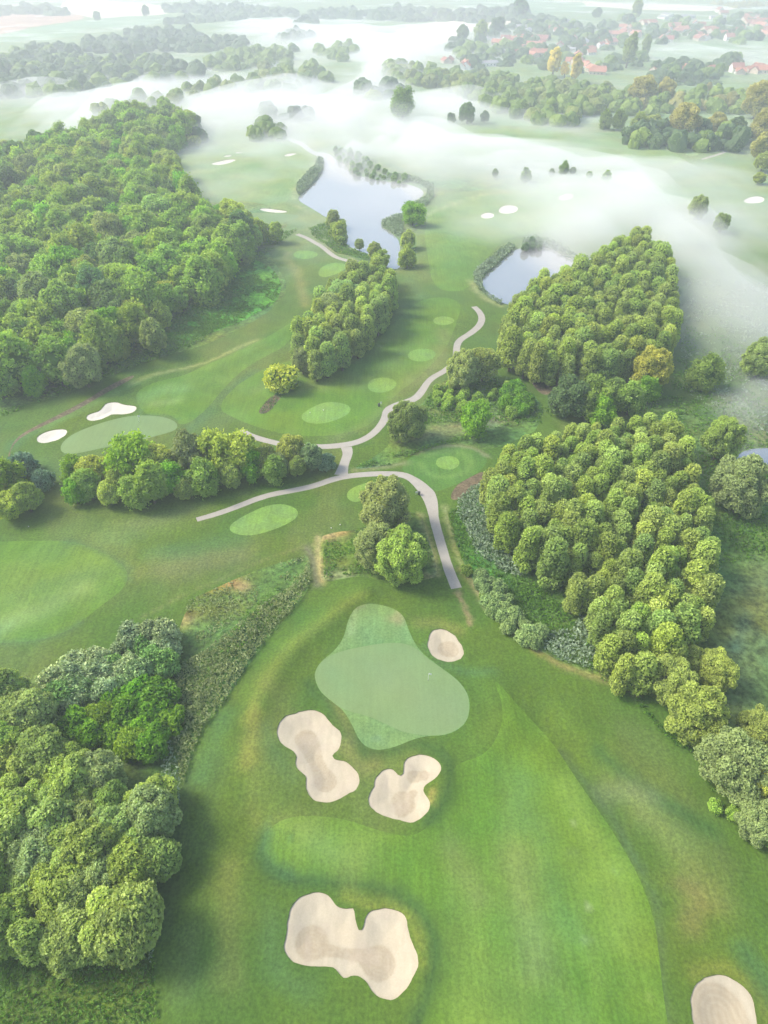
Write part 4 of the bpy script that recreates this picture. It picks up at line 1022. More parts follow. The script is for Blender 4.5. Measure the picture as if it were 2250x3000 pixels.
# ------------------------------------------------------------------ uncountable ground cover
def cover(name, mat, spec, dens, hgt, size, patch=0.0, upright=0.7, z=0.0, seed=1, raw=None):
    R = np.random.default_rng(seed)
    poly = W(spec, z) if raw is None else raw
    lo, hi = poly.min(0), poly.max(0)
    n = int((hi - lo).prod() * dens)
    p = lo + R.random((n, 2)) * (hi - lo); p = p[inside(p, poly)]
    if patch:
        q = fbm(p[:, 0] / 5 + seed, p[:, 1] / 5, 3); p = p[q > patch]
    for r in RG:
        if r['cls'] in ('path', 'water'): p = p[~inside(p, r['poly'])]
    n = len(p)
    hn = 0.45 + 0.9 * fbm(p[:, 0] / 2.5, p[:, 1] / 2.5 + seed, 3)
    zz = height(p) + hgt * hn * (0.25 + 0.75 * R.random(n))
    c = np.column_stack([p, zz])
    nrm = np.column_stack([R.normal(0, upright, n), R.normal(0, upright, n), np.ones(n) * (1 - upright * .6)])
    nrm /= np.linalg.norm(nrm, axis=1)[:, None]
    v, f = leaf_quads(c, nrm, np.full(n, size), R, asp=1.9, tilt=.3)
    t = np.clip(0.15 + 0.55 * R.random(n) + 0.5 * (fbm(p[:, 0] / 3, p[:, 1] / 3, 3) - .4), 0, 1)
    o = link(name, np_mesh(name, v, f, [M[mat]], col=np.repeat(np.repeat(t, 4)[:, None], 3, 1)))
    tag(o, kind='stuff'); return n
k = 0
k += cover('reeds', 'straw', 'A 665,1215 672,1255 640,1308 590,1365 540,1430 490,1510 440,1570 412,1640 395,1700 375,1600 370,1500 385,1440 440,1410 500,1365 560,1315 620,1275 650,1240', 12, 1.1, .34, seed=1)
k += cover('tall_grass', 'herb', 'A 560,1300 650,1235 668,1250 640,1300 600,1340 530,1400 470,1430 500,1360', 5, 1.2, .34, patch=.45, seed=2)
k += cover('tall_grass', 'straw', 'A 410,1300 480,1268 560,1232 660,1200 650,1240 560,1300 480,1360 400,1410 395,1340', 5, .5, .3, patch=.4, seed=3)
k += cover('tall_grass', 'herb', 'b 440,520 640,450 1000,340 1070,350 1100,480 1150,620 1160,730 1090,750 900,770 700,730 600,740 440,770', 5, .7, .34, patch=.38, seed=4)
k += cover('reeds', 'reed', 'b 1310,260 1400,180 1460,160 1520,350 1659,500 1800,700 1700,760 1560,700 1420,600 1360,450 1300,340', 9, 1.6, .42, seed=5)
k += cover('tall_grass', 'herb', 'b 1240,330 1300,310 1360,460 1430,620 1560,720 1750,800 1800,1000 1650,1000 1500,880 1400,740 1330,640 1280,500', 6, .9, .36, patch=.3, seed=6)
k += cover('tall_grass', 'herb', 'c 300,350 450,400 560,520 640,640 740,760 800,860 700,860 600,800 480,720 440,640 330,560 250,450', 7, 1.0, .36, patch=.3, seed=7)
k += cover('reeds', 'reed', 'c 400,700 460,650 600,640 640,560 600,470 560,480 700,640 780,800 800,880 640,830 520,790', 9, 1.4, .38, seed=8)
k += cover('meadow_herbs', 'herb', '5 -340,900 -200,880 -60,885 60,930 130,985 160,1060 160,1110 130,1180 40,1230 -100,1300 -300,1380 -420,1420 -560,1450 -600,1350 -400,1200', 3, .5, .5, patch=.42, seed=9)
k += cover('reeds', 'reed', '5 262,470 262,430 330,355 385,300 405,250 445,268 432,322 385,385 330,445 275,490', 9, 2.2, .6, seed=10)
k += cover('reeds', 'reed', '5 1405,1000 1450,955 1530,895 1590,840 1640,815 1680,820 1660,850 1600,895 1545,950 1475,1000 1465,1055 1510,1120 1600,1180 1580,1195 1470,1120 1415,1060', 10, 2.0, .5, seed=11)
k += cover('reeds', 'reed', '5 850,380 960,390 1060,415 1108,450 1103,490 1060,525 1010,545 1060,560 1100,555 1150,500 1150,430 1000,370 860,360', 4, 1.6, .6, seed=25)
k += cover('reeds', 'reed', '6 60,570 150,545 230,560 320,600 420,660 470,690 400,690 300,650 230,600 150,590 80,605', 6, 1.8, .5, seed=12)
k += cover('meadow_herbs', 'herb', '8 900,900 1050,770 1150,650 1250,570 1560,570 1659,650 1850,700 1850,880 1659,860 1400,850 1150,870', 4, .6, .4, patch=.42, seed=13)
k += cover('meadow_herbs', 'herb', '8 640,1160 720,1110 900,1060 1100,1020 1350,960 1400,940 1380,980 1200,1010 1000,1075 900,1130', 7, .8, .36, patch=.4, seed=14)
k += cover('meadow_herbs', 'herb', 'A 1480,700 1660,760 1700,900 1700,1200 1560,1200 1530,1080 1500,960 1440,900 1300,890 1200,900 1100,925 1050,930 1180,880 1440,860', 1.6, .7, .5, patch=.42, seed=15)
k += cover('meadow_herbs', 'reed', 'A 1480,600 1700,620 1700,950 1560,900 1480,850 1470,760', 1.2, .7, .55, patch=.5, seed=16)
k += cover('undergrowth', 'herb', 'A 200,2080 330,1960 345,2212 350,2300 -100,2300 -100,2080', 9, .7, .3, patch=.3, seed=17)
k += cover('undergrowth', 'reed', 'A 370,1600 390,1680 392,1750 380,1800 345,1880 342,1990 330,2100 310,2000 330,1850 360,1750 350,1650', 9, 1.2, .3, patch=.3, seed=18)
k += cover('undergrowth', 'herb', 'A 360,765 430,748 470,700 520,700 500,640 560,560 640,495 560,480 500,560 400,640 300,700 200,800 60,850 0,880 0,900 60,880 200,830', 3, .9, .45, patch=.4, seed=19)
k += cover('undergrowth', 'herb', 'c 700,880 860,930 960,990 1050,1120 1150,1200 1300,1300 1350,1480 1420,1600 1330,1480 1280,1330 1100,1220 1000,1100 900,960', 7, .8, .32, patch=.3, seed=20)
k += cover('twigs', 'dark', '8 15,785 50,740 90,690 150,670 168,690 130,730 100,770 60,800 25,800', 6, .4, .3, seed=21)
k += cover('undergrowth', 'herb', '9 1310,900 1340,600 1659,740 1659,1290 1400,1290 1340,1100', 2, .5, .4, patch=.45, seed=22)
k += cover('lake_bank_plants', 'herb', '5 340,700 470,650 560,780 640,835 720,865 740,905 680,905 600,880 520,860 450,800 380,760', 4, .9, .45, patch=.3, seed=23)
k += cover('lake_bank_plants', 'reed', '5 810,650 880,620 960,600 960,660 940,760 900,740 860,712 815,690', 5, 1.4, .5, seed=24)
print('cover quads', k, round(time.time() - T0, 1))

# ------------------------------------------------------------------ woods beyond the course, each reading as one mass
def woodland(mat, spec, zc, spacing, seed, mixmat=None, hs=(8, 14), thin=0.0):
    R = np.random.default_rng(seed); Pg = W(spec, zc); pts_ = scatter(Pg, spacing)
    V = []; Fq = []; Ft = []; C = []; mi_t = []; mi_q = []; n = 0
    for p in pts_:
        if R.random() < thin: continue
        r = spacing * R.uniform(.52, .8); h = R.uniform(*hs); z0 = h - r
        m_ = 1 if (mixmat and R.random() < .25) else 0
        tone = R.random() * .3
        nb = 4
        for j in range(nb):
            o = np.array([0, 0, z0 * .55]) if j == 0 else np.array([R.uniform(-.5, .5) * r, R.uniform(-.5, .5) * r, z0 + R.uniform(-.4, .2) * r])
            rr = np.array([r * .9, r * .9, h * .5]) if j == 0 else np.array([r, r, r]) * R.uniform(.5, .75)
            v = IV * (1 + .12 * R.normal(0, 1, len(IV)))[:, None] * rr + o + [p[0], p[1], 0]
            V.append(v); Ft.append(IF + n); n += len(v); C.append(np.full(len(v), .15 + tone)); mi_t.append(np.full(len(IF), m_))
            m = (120 if p[1] < 800 else 55) if j else 50
            u = R.normal(0, 1, (m, 3)); u /= np.linalg.norm(u, axis=1)[:, None]; u[:, 2] = np.abs(u[:, 2]) - (.3 if j else .1)
            q = u * rr * (.85 + .35 * R.random((m, 1))) + o + [p[0], p[1], 0]
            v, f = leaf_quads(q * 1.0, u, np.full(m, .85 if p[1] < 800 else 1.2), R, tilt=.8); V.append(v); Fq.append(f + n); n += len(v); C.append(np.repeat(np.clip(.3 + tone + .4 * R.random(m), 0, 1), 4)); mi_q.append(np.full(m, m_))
    mats = [M[mat]] + ([M[mixmat]] if mixmat else [])
    C = np.concatenate(C)
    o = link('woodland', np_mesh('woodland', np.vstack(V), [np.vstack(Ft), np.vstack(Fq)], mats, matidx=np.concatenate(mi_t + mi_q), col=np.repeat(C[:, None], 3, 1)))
    tag(o, kind='stuff'); return len(pts_)
n = 0
n += woodland('dark', 'A -60,128 60,112 180,108 260,120 350,128 430,128 420,145 300,155 220,168 160,178 60,182 -60,185', 10, 12, 31, 'broad')
n += woodland('dark', '1 -60,350 80,300 230,260 480,270 500,300 300,330 150,340 0,390', 10, 12, 32, 'broad')
n += woodland('dark', '1 520,220 560,200 700,205 900,205 1050,215 1250,205 1400,210 1580,225 1560,260 1300,270 1000,270 800,290 560,270', 10, 13, 33)
n += woodland('dark', '1 330,350 500,320 700,330 900,320 1250,350 1230,370 900,350 700,380 560,420', 10, 12, 34, 'broad', thin=.2)
n += woodland('broad', '1 1190,520 1250,490 1400,475 1659,465 1900,430 2000,440 1950,500 1700,520 1400,540 1230,560', 10, 11, 35, 'willow')
n += woodland('broad', '1 620,640 720,620 850,600 1000,570 1150,560 1160,590 1000,620 800,660 640,680', 9, 11, 36, 'willow', thin=.2)
n += woodland('broad', '2 0,400 150,370 330,380 500,420 450,450 200,440 0,480', 10, 12, 37, 'willow', thin=.3)
n += woodland('broad', '2 380,260 560,240 700,280 720,310 560,330 440,300', 10, 13, 38, thin=.3)
n += woodland('broad', '2 830,400 900,370 1100,390 1300,440 1659,440 1659,640 1560,640 1500,600 1350,540 1200,500 1000,470 880,440', 10, 10, 39, 'willow')
n += woodland('broad', '3 -20,520 200,480 420,500 700,540 740,600 640,640 460,650 430,720 250,730 60,680 -20,650', 10, 10, 40, 'willow')
n += woodland('broad', '3 720,590 800,540 1020,560 1150,570 1400,570 1600,560 1659,600 1560,640 1300,640 1050,630 960,650 760,650', 10, 10, 41, 'gold')
n += woodland('dark', '3 750,820 800,790 930,780 1020,800 1150,850 1280,830 1400,800 1500,790 1560,830 1500,880 1200,890 1000,880 800,870', 9, 8, 42, 'broad')
n += woodland('dark', '1 1060,10 1350,0 1700,10 1900,30 1900,60 1600,70 1350,100 1080,110 1100,85 1340,60 1330,40 1080,35', 10, 16, 43)
n += woodland('dark', '1 -60,15 150,10 330,10 420,50 300,55 150,45 -60,60', 10, 16, 44)
n += woodland('dark', '2 200,60 600,30 1000,20 1250,35 1659,20 1659,55 1200,90 1000,90 700,75 300,85', 10, 17, 45, thin=.25)
n += woodland('dark', '2 240,110 380,100 380,115 250,130', 10, 11, 46)
n += woodland('dark', '2 130,190 200,160 360,190 340,200 200,215', 10, 11, 47)
n += woodland('dark', '2 620,560 700,510 840,500 950,520 900,560 700,580', 9, 11, 48, 'willow', thin=.2)
n += woodland('dark', '2 0,660 60,640 100,680 50,700', 9, 10, 49)
n += woodland('dark', '2 160,670 230,690 330,670 330,700 200,710', 9, 10, 50)
n += woodland('broad', '2 -60,785 0,770 150,790 155,825 50,845 -60,825', 7, 10, 51, thin=.35)
n += woodland('dark', '1 1140,760 1200,740 1270,780 1280,840 1200,860', 9, 10, 52, 'willow')
n += woodland('dark', '1 780,160 950,150 1300,170 1250,190 900,190', 10, 12, 53)
n += woodland('broad', '1 1250,400 1400,340 1659,290 1900,270 1950,330 1700,370 1400,400', 9, 13, 54, thin=.3)
# trees scattered through the village
n += woodland('dark', 'h 80,350 230,310 400,290 600,250 720,190 900,190 1200,180 1400,220 1659,200 1659,650 1400,650 1000,640 800,560 600,600 450,640 200,700 0,640 50,520', 8, 13, 60, 'broad', thin=.66)
n += woodland('dark', 'i -20,190 200,130 500,150 900,150 1300,150 1700,260 1700,360 1400,370 1100,340 800,360 500,380 300,420 450,560 0,640', 8, 13, 61, 'broad', thin=.72)
n += woodland('dark', 'i 600,600 800,540 1000,590 1170,600 1180,700 1000,720 700,760 500,740 520,640', 9, 10, 62, 'broad', thin=.15)
n += woodland('dark', 'h 0,80 500,50 760,50 1000,120 1180,150 1180,175 900,180 700,140 300,160 0,130', 9, 14, 63, thin=.2)
n += woodland('dark', 'i 1350,100 1659,80 1720,120 1720,170 1500,140', 10, 16, 64)
n += woodland('dark', 'i 1170,560 1280,500 1380,500 1380,540 1300,600 1180,620', 9, 10, 65, 'broad')
n += woodland('dark', 'i 620,800 800,780 1200,790 1200,810 900,815 640,815', 4, 8, 66, hs=(4, 6))
n += woodland('gold', 'i 1100,-5 1700,-5 1720,20 1300,40', 6, 16, 67, hs=(5, 9))
print('wood crowns', n, round(time.time() - T0, 1))
# distinct far trees
for key, sx, r, l, asp in [('dark', '208,34', 7, 'round tree alone on the pale hilltop field, top left', 1), ('dark', '315,24', 8, 'domed tree on the pale field right of the round one, top left', 1),
        ('column', '1198,132', 13, 'left tall yellow poplar by the village', .8), ('column', '1246,145', 13, 'right tall yellow poplar by the village, with leaning top', .8), ('column', '1222,150', 8, 'short yellow poplar between the two tall ones', .7),
        ('columng', '1398,95', 8, 'slender dark poplar right of the tall green clump in the village', 1.2), ('columng', '1360,105', 14, 'tall green clump of poplar in the middle of the village', 1.0), ('columng', '1377,18', 9, 'tall tree on the far village edge against the white field', 1.0),
        ('gold', '1480,258', 32, 'big golden topped tree in the hedge at the right', .8), ('gold', '1553,265', 22, 'smaller golden tree right of the big one in the hedge', .8),
        ('willow', '1412,268', 20, 'olive tree left of the big golden tree', .8), ('broad', '1383,270', 15, 'green tree at the left end of the right hedge', .9), ('dark', '1520,275', 18, 'dark tree between the two golden ones', .8), ('dark', '1590,275', 20, 'dark tree right of the smaller golden one', .8),
        ('gold', '1640,215', 30, 'golden tree at the right edge, upper', .9), ('gold', '1655,270', 28, 'golden tree at the right edge, middle', .9), ('gold', '1645,315', 24, 'lower golden green tree cut by the right edge', .9), ('willow', '1650,350', 22, 'olive tree at the right edge below the golden ones', .8), ('willow', '1640,385', 14, 'small olive tree at the right edge, lowest', .8),
        ('gold', '1390,195', 26, 'wide golden green tree in the far hedge line', .8), ('gold', '1440,198', 20, 'weeping golden tree beside the wide one in the far hedge line', .9), ('gold', '1530,190', 8, 'little orange tree in the far hedge line', .9),
        ('grey', '1570,215', 14, 'round grey bush on the far meadow right', .7), ('grey', '1505,210', 11, 'small round grey bush on the far meadow', .7), ('broad', '765,95', 0.1, None, 1)]:
    if l: lone(key, sx, r, l, aspect=asp)
for i, (key, sx, r) in enumerate([('dark', '1075,55', 15), ('dark', '1125,20', 18), ('dark', '1290,28', 9), ('broad', '1040,68', 14), ('dark', '1000,72', 14)]):
    lone(key, sx, r, ['dark clump tree left of the village roofs', 'wide tree towering behind the village left side', 'narrow tree at the far side of the village', 'green tree at the left village corner', 'leftmost village tree next to the white mist'][i], aspect=.8)

# ------------------------------------------------------------------ village houses
def house_mesh(L, Wd, H, rh, wallm):
    m = MB(); x, y = L / 2, Wd / 2
    m.add([(-x, -y, -1), (x, -y, -1), (x, y, -1), (-x, y, -1), (-x, -y, H), (x, -y, H), (x, y, H), (-x, y, H), (-x, 0, H + rh), (x, 0, H + rh)],
          [(0, 1, 5, 4), (2, 3, 7, 6), (1, 2, 6, 9, 5), (3, 0, 4, 8, 7), (4, 5, 9, 8), (6, 7, 8, 9)])
    return m.mesh('wall', wallm)
def roof_mesh(L, Wd, H, rh, mat):
    m = MB(); x, y = L / 2 + .5, Wd / 2 + .5; t = .18; k = rh / (Wd / 2) * .5
    for s in (-1, 1):
        v = [(-x, s * y, H - k), (x, s * y, H - k), (x, 0, H + rh), (-x, 0, H + rh)]
        v2 = [(a, b, c + t) for a, b, c in v]
        m.add([(a, b, c + .02) for a, b, c in v] + v2, [(0, 1, 2, 3), (7, 6, 5, 4), (0, 4, 5, 1), (1, 5, 6, 2), (2, 6, 7, 3), (3, 7, 4, 0)])
    return m.mesh('roof', mat)
HP = []
for L_, W_, H_, rh_, wm, rm, nm in [(12, 9, 3.4, 3.4, 'plaster', 'roof_o', 'white house with an orange tiled gable roof'), (14, 9, 3.2, 3.0, 'plaster_b', 'roof_r', 'beige house with a dark red gable roof'),
                                    (11, 10, 4.5, 3.6, 'plaster', 'roof_r', 'tall white house with a red roof'), (26, 9, 3.4, 1.6, 'plaster', 'roof_g', 'long white building with a low grey roof'), (18, 10, 3.6, 3.2, 'plaster_b', 'roof_o', 'long beige house with an orange roof')]:
    wmesh = MB(); 
    for s in (-1, 1):
        for i in range(int(L_ // 4)):
            xx = -L_ / 2 + 2 + i * 4
            wmesh.box(xx - .55, xx + .55, s * W_ / 2 - .04, s * W_ / 2 + .04, 1.0, 2.3)
    ch = MB(); ch.box(-.35, .35, -.35, .35, H_ + rh_ * .5, H_ + rh_ + .9)
    HP.append((house_mesh(L_, W_, H_, rh_, M[wm]), roof_mesh(L_, W_, H_, rh_, M[rm]), wmesh.mesh('windows', M['glass']), ch.mesh('chimney', M['plaster_b']), L_, nm))
def house(k, x, y, rz, label, group, s=1.0):
    w, r, wi, c, L_, nm = HP[k]
    e = link('village_house'); e.location = (x, y, gz(x, y)); e.rotation_euler = (0, 0, rz); e.scale = (s, s, s)
    link('wall', w, e); ro = link('roof', r, e); a = link('windows', wi, e); b = link('chimney', c, ro); b.location = (L_ * .25, .8, 0)
    tag(e, label, 'house', group)
HS = []
for z_, lst in [('h', '560,430,4 640,400,0 690,400,4 735,390,4 780,380,0 855,300,3 820,270,3 870,220,0 900,560,4 960,535,4 1010,530,1 790,500,1 800,560,0 1060,490,3 1230,490,3 970,440,1 1160,310,0 1460,320,2 1430,420,3 1540,400,4 1600,400,4 1620,450,3 1480,490,4 1490,520,0 1290,620,0 1450,655,0 1520,700,4 1560,720,4 420,630,3 270,625,1 310,600,0 230,650,0 20,600,1 1000,380,1 930,400,0 1330,370,1 1280,200,3 1200,205,3 1090,215,3 1360,560,4 1180,440,1'),
                ('i', '60,430,4 30,460,0 150,350,4 230,290,4 300,270,4 320,350,4 270,330,2 210,310,1 430,230,1 480,230,4 620,290,3 700,270,4 760,290,4 800,290,1 840,290,4 900,340,0 985,240,1 1060,300,4 1110,320,4 1020,300,0 1150,350,1 1050,370,0 960,380,1 820,165,3 850,160,3 1150,170,3 1210,130,1 1420,160,4 1450,190,4 1480,230,4 1530,220,4 1560,190,4 1600,210,4 1600,250,4 1640,290,4 1640,320,4 1500,170,0 1380,290,0 1640,340,4 1440,230,0 600,170,3 640,150,3 820,710,2 930,700,2 1050,720,0 650,710,1 620,740,0 1340,700,2 1380,720,1 1500,700,4 1620,690,4 1560,710,1 1230,360,0 1290,370,0 700,370,0 610,390,0 540,700,1 700,760,3')]:
    for t in lst.split():
        a, b, k = t.split(',')
        HS.append((z_, float(a), float(b), int(k)))
        if random.random() < .7 and int(k) != 3: HS.append((z_, float(a) + random.choice((-1, 1)) * random.uniform(34, 60), float(b) + random.uniform(-28, 22), random.choice((0, 1, 2, 4))))
for i, (z_, a, b, k) in enumerate(HS):
    p = W(f'{z_} {a},{b}', 3)[0]
    ph = image_px(f'{z_} {a},{b}')[0]
    zone = ('at the near left of' if ph[0] < 1500 else 'at the near middle of' if ph[0] < 1850 else 'at the near right of') if ph[1] > 110 else ('in the far left of' if ph[0] < 1500 else 'in the far middle of' if ph[0] < 1850 else 'in the far right of')
    nm = HP[k][5]
    house(k, p[0], p[1], random.choice([0, .3, -.3, 1.3, 1.8, .6]), f'{nm} {zone} the village', f'{nm} {zone} the village', random.uniform(.8, 1.05))
print('houses', len(HS), round(time.time() - T0, 1))

# ------------------------------------------------------------------ golf furniture
def flagstick(spec, label):
    p = W(spec)[0]; e = link('flagstick'); e.location = (p[0], p[1], gz(*p)); tag(e, label, 'flag', 'flagsticks')
    m = MB(); m.tube([(0, 0, 0), (0, 0, 2.3)], .028, 8); m.build('pole', M['white'], e)
    v = []; n = 7
    for i in range(n):
        t = i / (n - 1); yy = .05 * math.sin(t * 6); v += [(t * .55, yy - .006, 2.28 - .03 * t), (t * .55, yy - .006, 1.88 - .06 * t), (t * .55, yy + .006, 2.28 - .03 * t), (t * .55, yy + .006, 1.88 - .06 * t)]
    f = []
    for i in range(n - 1):
        a = i * 4; b = a + 4; f += [(a, a + 1, b + 1, b), (b + 2, b + 3, a + 3, a + 2), (a, b, b + 2, a + 2), (a + 1, a + 3, b + 3, b + 1)]
    f += [(0, 2, 3, 1), (n * 4 - 4, n * 4 - 3, n * 4 - 1, n * 4 - 2)]
    m = MB(); m.add(v, f); m.build('flag', M['white'], e)
    m = MB(); m.tube([(0, 0, -.02), (0, 0, .012)], .09, 14); m.build('cup', M['darkmetal'], e)
flagstick('e 1150,606', 'white flag on a thin pole in the large front green')
flagstick('7 905,640', 'white flag on a thin pole in the long oval green at the left')
def marker(spec, label, group=None):
    p = W(spec)[0]; m = MB()
    m.tube([(0, 0, -.03), (0, 0, .05), (0, 0, .14), (0, 0, .2)], [.1, .13, .12, .04], 10)
    e = link('tee_marker'); e.location = (p[0], p[1], gz(*p)); tag(e, label, 'tee marker', group)
    m.build('ball', M['white'], e, True); m = MB(); m.tube([(0, 0, -.12), (0, 0, -.02)], .02, 6); m.build('spike', M['darkmetal'], e)
marker('8 350,793', 'small white marker on the large oval tee, left of two')
marker('8 437,778', 'small white marker on the large oval tee, right of two')
marker('b 487,430', 'small white marker in the mown grass above the tall grass island, left of two')
marker('b 545,408', 'small white marker in the mown grass above the tall grass island, right of two')
marker('A 62,1138', 'small white marker on the rough below the left edge tree cluster')
def tee_sign(spec, label):
    p = W(spec)[0]; e = link('tee_sign'); e.location = (p[0], p[1], gz(*p)); tag(e, label, 'sign')
    m = MB(); m.tube([(-.16, 0, 0), (-.16, 0, .95)], .03, 8); m.tube([(.16, 0, 0), (.16, 0, .95)], .03, 8); m.build('post', M['white'], e)
    m = MB(); m.box(-.26, .26, -.05, -.01, .5, 1.0); m.build('panel', M['white'], e)
def bin_(spec, label):
    p = W(spec)[0]; e = link('litter_bin'); e.location = (p[0], p[1], gz(*p)); tag(e, label, 'litter bin')
    m = MB(); m.tube([(0, 0, 0), (0, 0, .1), (0, 0, .85)], [.26, .3, .34], 14); m.build('body', M['darkmetal'], e, True)
    m = MB(); m.tube([(0, 0, .86), (0, 0, .95), (0, 0, 1.02)], [.37, .36, .15], 14); m.build('lid', M['darkmetal'], e, True)
tee_sign('8 811,738', 'small white tee sign beside the cart path bend'); bin_('8 797,750', 'dark litter bin beside the cart path bend')
tee_sign('b 1040,218', 'small pale tee sign beside the lower path curve'); bin_('b 1056,220', 'dark litter bin beside the lower path curve')

# ------------------------------------------------------------------ mist over the valley: an even vapour whose thickness varies
MISTS = [  # photo position (whole-photo view), half sizes, optical depth seen along the view
 (20, 205, 170, 30, 1.9), (180, 215, 150, 32, 1.7), (300, 205, 120, 26, 1.2), (330, 165, 110, 22, 1.3), (430, 140, 120, 22, .9), (120, 250, 160, 22, .7),
 (420, 250, 60, 30, 1.0), (520, 235, 110, 30, 1.4), (600, 200, 130, 26, 1.6), (680, 240, 110, 34, 2.2), (780, 270, 90, 36, 2.6), (840, 300, 80, 36, 2.0), (760, 200, 120, 26, 1.7), (700, 165, 110, 22, 1.4),
 (900, 330, 80, 26, 1.2), (560, 275, 120, 22, 1.0), (640, 60, 120, 22, 2.4), (760, 75, 130, 24, 2.2), (860, 95, 120, 26, 2.2), (980, 60, 120, 14, 2.2), (880, 130, 90, 26, 1.6), (560, 45, 60, 14, 1.8), (800, 145, 90, 20, 1.3),
 (960, 210, 90, 22, 1.3), (1080, 240, 120, 14, 1.0), (1180, 265, 120, 10, .8), (1000, 170, 60, 20, .8), (1040, 345, 170, 18, 1.2), (1250, 340, 170, 14, .9), (1420, 345, 130, 12, .7), (1100, 310, 120, 14, .5), (950, 380, 70, 18, .5),
 (1400, 385, 70, 26, .9), (1230, 500, 70, 36, .75), (1300, 450, 110, 26, .55), (1440, 430, 130, 30, .65), (1590, 470, 110, 34, .8), (1500, 500, 100, 36, .7), (1200, 420, 120, 20, .45), (1560, 560, 110, 70, .45), (1560, 700, 110, 70, .35),
 (1620, 860, 60, 45, .7), (1500, 360, 120, 14, .5), (1080, 470, 120, 26, .3), (820, 420, 100, 40, .18), (520, 340, 120, 40, .35), (500, 410, 100, 30, .25), (1590, 108, 110, 12, 1.2), (1450, 100, 60, 8, .7), (1600, 150, 80, 12, .7), (1120, 105, 80, 12, .5), (1180, 125, 50, 10, .5), (60, 265, 120, 18, .4), (640, 120, 80, 20, .7), (500, 170, 80, 16, .6),
 (590, 255, 170, 28, 1.4), (720, 285, 110, 28, 1.5), (850, 325, 120, 24, 1.6), (930, 290, 60, 26, 1.2), (760, 320, 60, 16, .8), (500, 300, 90, 18, .6), (1010, 345, 120, 16, .9), (1380, 400, 110, 34, .8), (1500, 450, 130, 36, .7), (1260, 520, 70, 30, .7), (1180, 395, 140, 20, .5), (1560, 620, 90, 80, .35), (240, 235, 140, 14, .5), (1010, 215, 60, 18, .7), (1250, 465, 140, 30, .3), (1100, 240, 110, 14, .5), (1190, 385, 190, 20, .8), (1010, 245, 60, 16, 1.0), (870, 245, 50, 12, .7), (575, 262, 70, 22, 1.5), (780, 325, 90, 18, .9), (560, 300, 80, 16, .5), (1580, 380, 90, 26, .4), (1540, 520, 90, 40, .4), (1720, 560, 120, 90, .75), (1690, 720, 100, 90, .5), (1640, 640, 80, 60, .3), (120, 150, 150, 16, .4)]
SIG = 0.07
LAYERS = ((0.35, 0), (0.7, 5), (1.15, 11), (1.8, 23))
def volume_material(name, dens, color, aniso):
    m, nt, N = newmat(name); o = N('ShaderNodeOutputMaterial'); v = N('ShaderNodeVolumePrincipled')
    v.inputs['Density'].default_value = dens; v.inputs['Color'].default_value = (*color, 1); v.inputs['Anisotropy'].default_value = aniso
    nt.links.new(v.outputs[0], o.inputs['Volume']); return m
def mist_top(p, sd):
    q = to_photo(p, 6.0) / 1.3563
    x, y = p[:, 0], p[:, 1]
    wx = (fbm(x / 80 + sd, y / 60, 4) - .5); wy = (fbm(x / 80 + 31, y / 60 + 11 - sd, 4) - .5)
    qx = q[:, 0] + wx * 130; qy = q[:, 1] + wy * 44
    tau = np.zeros(len(p))
    for cx, cy, rx, ry, t in MISTS:
        tau += t * np.exp(-(((qx - cx) / rx) ** 2 + ((qy - cy) / ry) ** 2))
    w = fbm(x / 42 + 9 + sd * 3, y / 120 - sd, 5)
    tau *= 1.0 * (0.12 + 1.8 * sstep(.36, .68, w))
    dep = CAM_H / np.sqrt(x ** 2 + y ** 2 + CAM_H ** 2)
    tau += .05 * sstep(300, 700, y) + .05 * sstep(700, 1500, y)
    tau += .6 * sstep(.5, .72, fbm(x / 130 + sd, y / 50 - sd, 5)) * sstep(260, 520, y)
    tau *= sstep(90, 150, y)
    return tau * dep / SIG
rows = [110.0]
while rows[-1] < 2600: rows.append(rows[-1] + max(3.0, rows[-1] * .013))
rows = np.array(rows); nc = 190
uu = np.linspace(-1, 1, nc)
X = uu[None, :] * (rows[:, None] * .72 + 60); Y = np.repeat(rows[:, None], nc, 1)
G = np.stack([X.ravel(), Y.ravel()], 1)
nv = G.shape[0]
idx = np.arange(nv).reshape(len(rows), nc)
a, b, c, d = idx[:-1, :-1].ravel(), idx[:-1, 1:].ravel(), idx[1:, 1:].ravel(), idx[1:, :-1].ravel()
top = np.stack([a, b, c, d], 1); bot = top[:, ::-1] + nv
per = np.concatenate([idx[0, :], idx[1:, -1], idx[-1, -2::-1], idx[-2:0:-1, 0]])
pn = np.roll(per, -1)
sidef = np.stack([pn, per, per + nv, pn + nv], 1)
far = (31 * sstep(260, 800, G[:, 1]) - .3).reshape(len(rows), nc); far[0] = far[-1] = -1; far[:, 0] = far[:, -1] = -1
tag(link('mist', np_mesh('mist', np.vstack([np.column_stack([G, far.ravel()]), np.column_stack([G, np.full(nv, -3.4)])]), [top, bot, sidef], [volume_material('ground_mist', .0009, (.93, .95, 1.0), 0.1)])), kind='stuff')
VM = volume_material('mist', SIG / len(LAYERS), (1, 1, 1), 0.0)
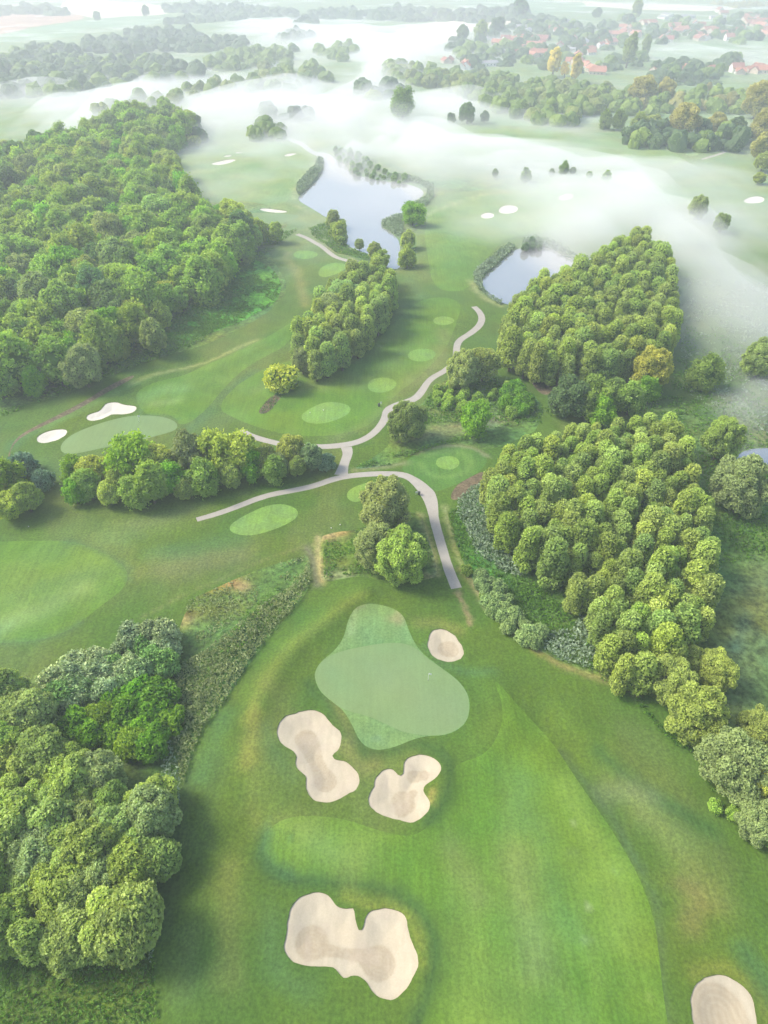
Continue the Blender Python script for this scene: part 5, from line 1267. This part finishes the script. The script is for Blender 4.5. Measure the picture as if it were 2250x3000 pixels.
for mult, sd_ in LAYERS:
    mt = (mist_top(G, sd_) * mult - .35).reshape(len(rows), nc)
    for _ in range(2):
        mt[1:-1, 1:-1] = (mt[1:-1, 1:-1] * 4 + mt[:-2, 1:-1] + mt[2:, 1:-1] + mt[1:-1, :-2] + mt[1:-1, 2:]) / 8
    mt[0] = mt[-1] = -1.0; mt[:, 0] = mt[:, -1] = -1.0
    mt = 30 * (1 - np.exp(-np.maximum(mt, 0) / 30)) + np.minimum(mt, 0)
    Vm = np.vstack([np.column_stack([G, mt.ravel()]), np.column_stack([G, np.full(nv, -3.0 - sd_ * .01)])])
    tag(link('mist', np_mesh('mist', Vm, [top, bot, sidef], [VM], smooth=False)), kind='stuff')
hz = MB(); hz.box(-3000, 3000, -300, 3200, -6, 125)
ho = hz.build('haze', volume_material('haze', 0.00046, (0.86, 0.92, 1.0), 0.2)); tag(ho, kind='stuff')

# ------------------------------------------------------------------ camera, light, render
cam = bpy.data.cameras.new('camera'); co = link('camera', cam)
cam.sensor_fit = 'VERTICAL'; cam.angle = 2 * math.atan(1500 / FPX); cam.clip_end = 20000; cam.clip_start = .5
co.location = (0, 0, CAM_H); co.rotation_euler = (PI / 2 - PITCH, 0, 0)
SC.camera = co
SUN_EL, SUN_AZ = math.radians(45), math.radians(-80)          # azimuth from +Y towards +X
sd = Vector((math.sin(SUN_AZ) * math.cos(SUN_EL), math.cos(SUN_AZ) * math.cos(SUN_EL), math.sin(SUN_EL)))
sun = bpy.data.lights.new('sun', 'SUN'); sun.energy = 2.0; sun.angle = math.radians(18); sun.color = (1.0, 0.93, 0.80)
so = link('sun', sun); so.rotation_euler = sd.to_track_quat('Z', 'Y').to_euler()
w = bpy.data.worlds.new('World'); SC.world = w; w.use_nodes = True
nt = w.node_tree; nt.nodes.clear()
sky = nt.nodes.new('ShaderNodeTexSky'); sky.sky_type = 'NISHITA'; sky.sun_disc = False; sky.sun_elevation = SUN_EL; sky.sun_rotation = SUN_AZ; sky.dust_density = 3.0; sky.air_density = 1.0; sky.ozone_density = 1.0
bg = nt.nodes.new('ShaderNodeBackground'); bg.inputs['Strength'].default_value = 0.15
ou = nt.nodes.new('ShaderNodeOutputWorld'); nt.links.new(sky.outputs[0], bg.inputs[0]); nt.links.new(bg.outputs[0], ou.inputs[0])
vs = SC.view_settings; vs.view_transform = 'Standard'; vs.look = 'None'; vs.gamma = 1; vs.exposure = 0.99; vs.use_curve_mapping = False
cy = SC.cycles
cy.max_bounces = 12; cy.diffuse_bounces = 3; cy.glossy_bounces = 2; cy.transmission_bounces = 2; cy.volume_bounces = 8; cy.transparent_max_bounces = 16
cy.use_denoising = True; cy.use_adaptive_sampling = True; cy.adaptive_threshold = 0.02; cy.sample_clamp_indirect = 4
print('kinds', {k: sum(1 for o in SC.objects if o.name.split('.')[0] == k) for k in ('plantation_willow', 'grove_willow', 'willow_tree', 'grey_willow_tree', 'broadleaf_tree', 'silver_shrub', 'shrub')})
print('scene built', round(time.time() - T0, 1), 'trees', NTREE)
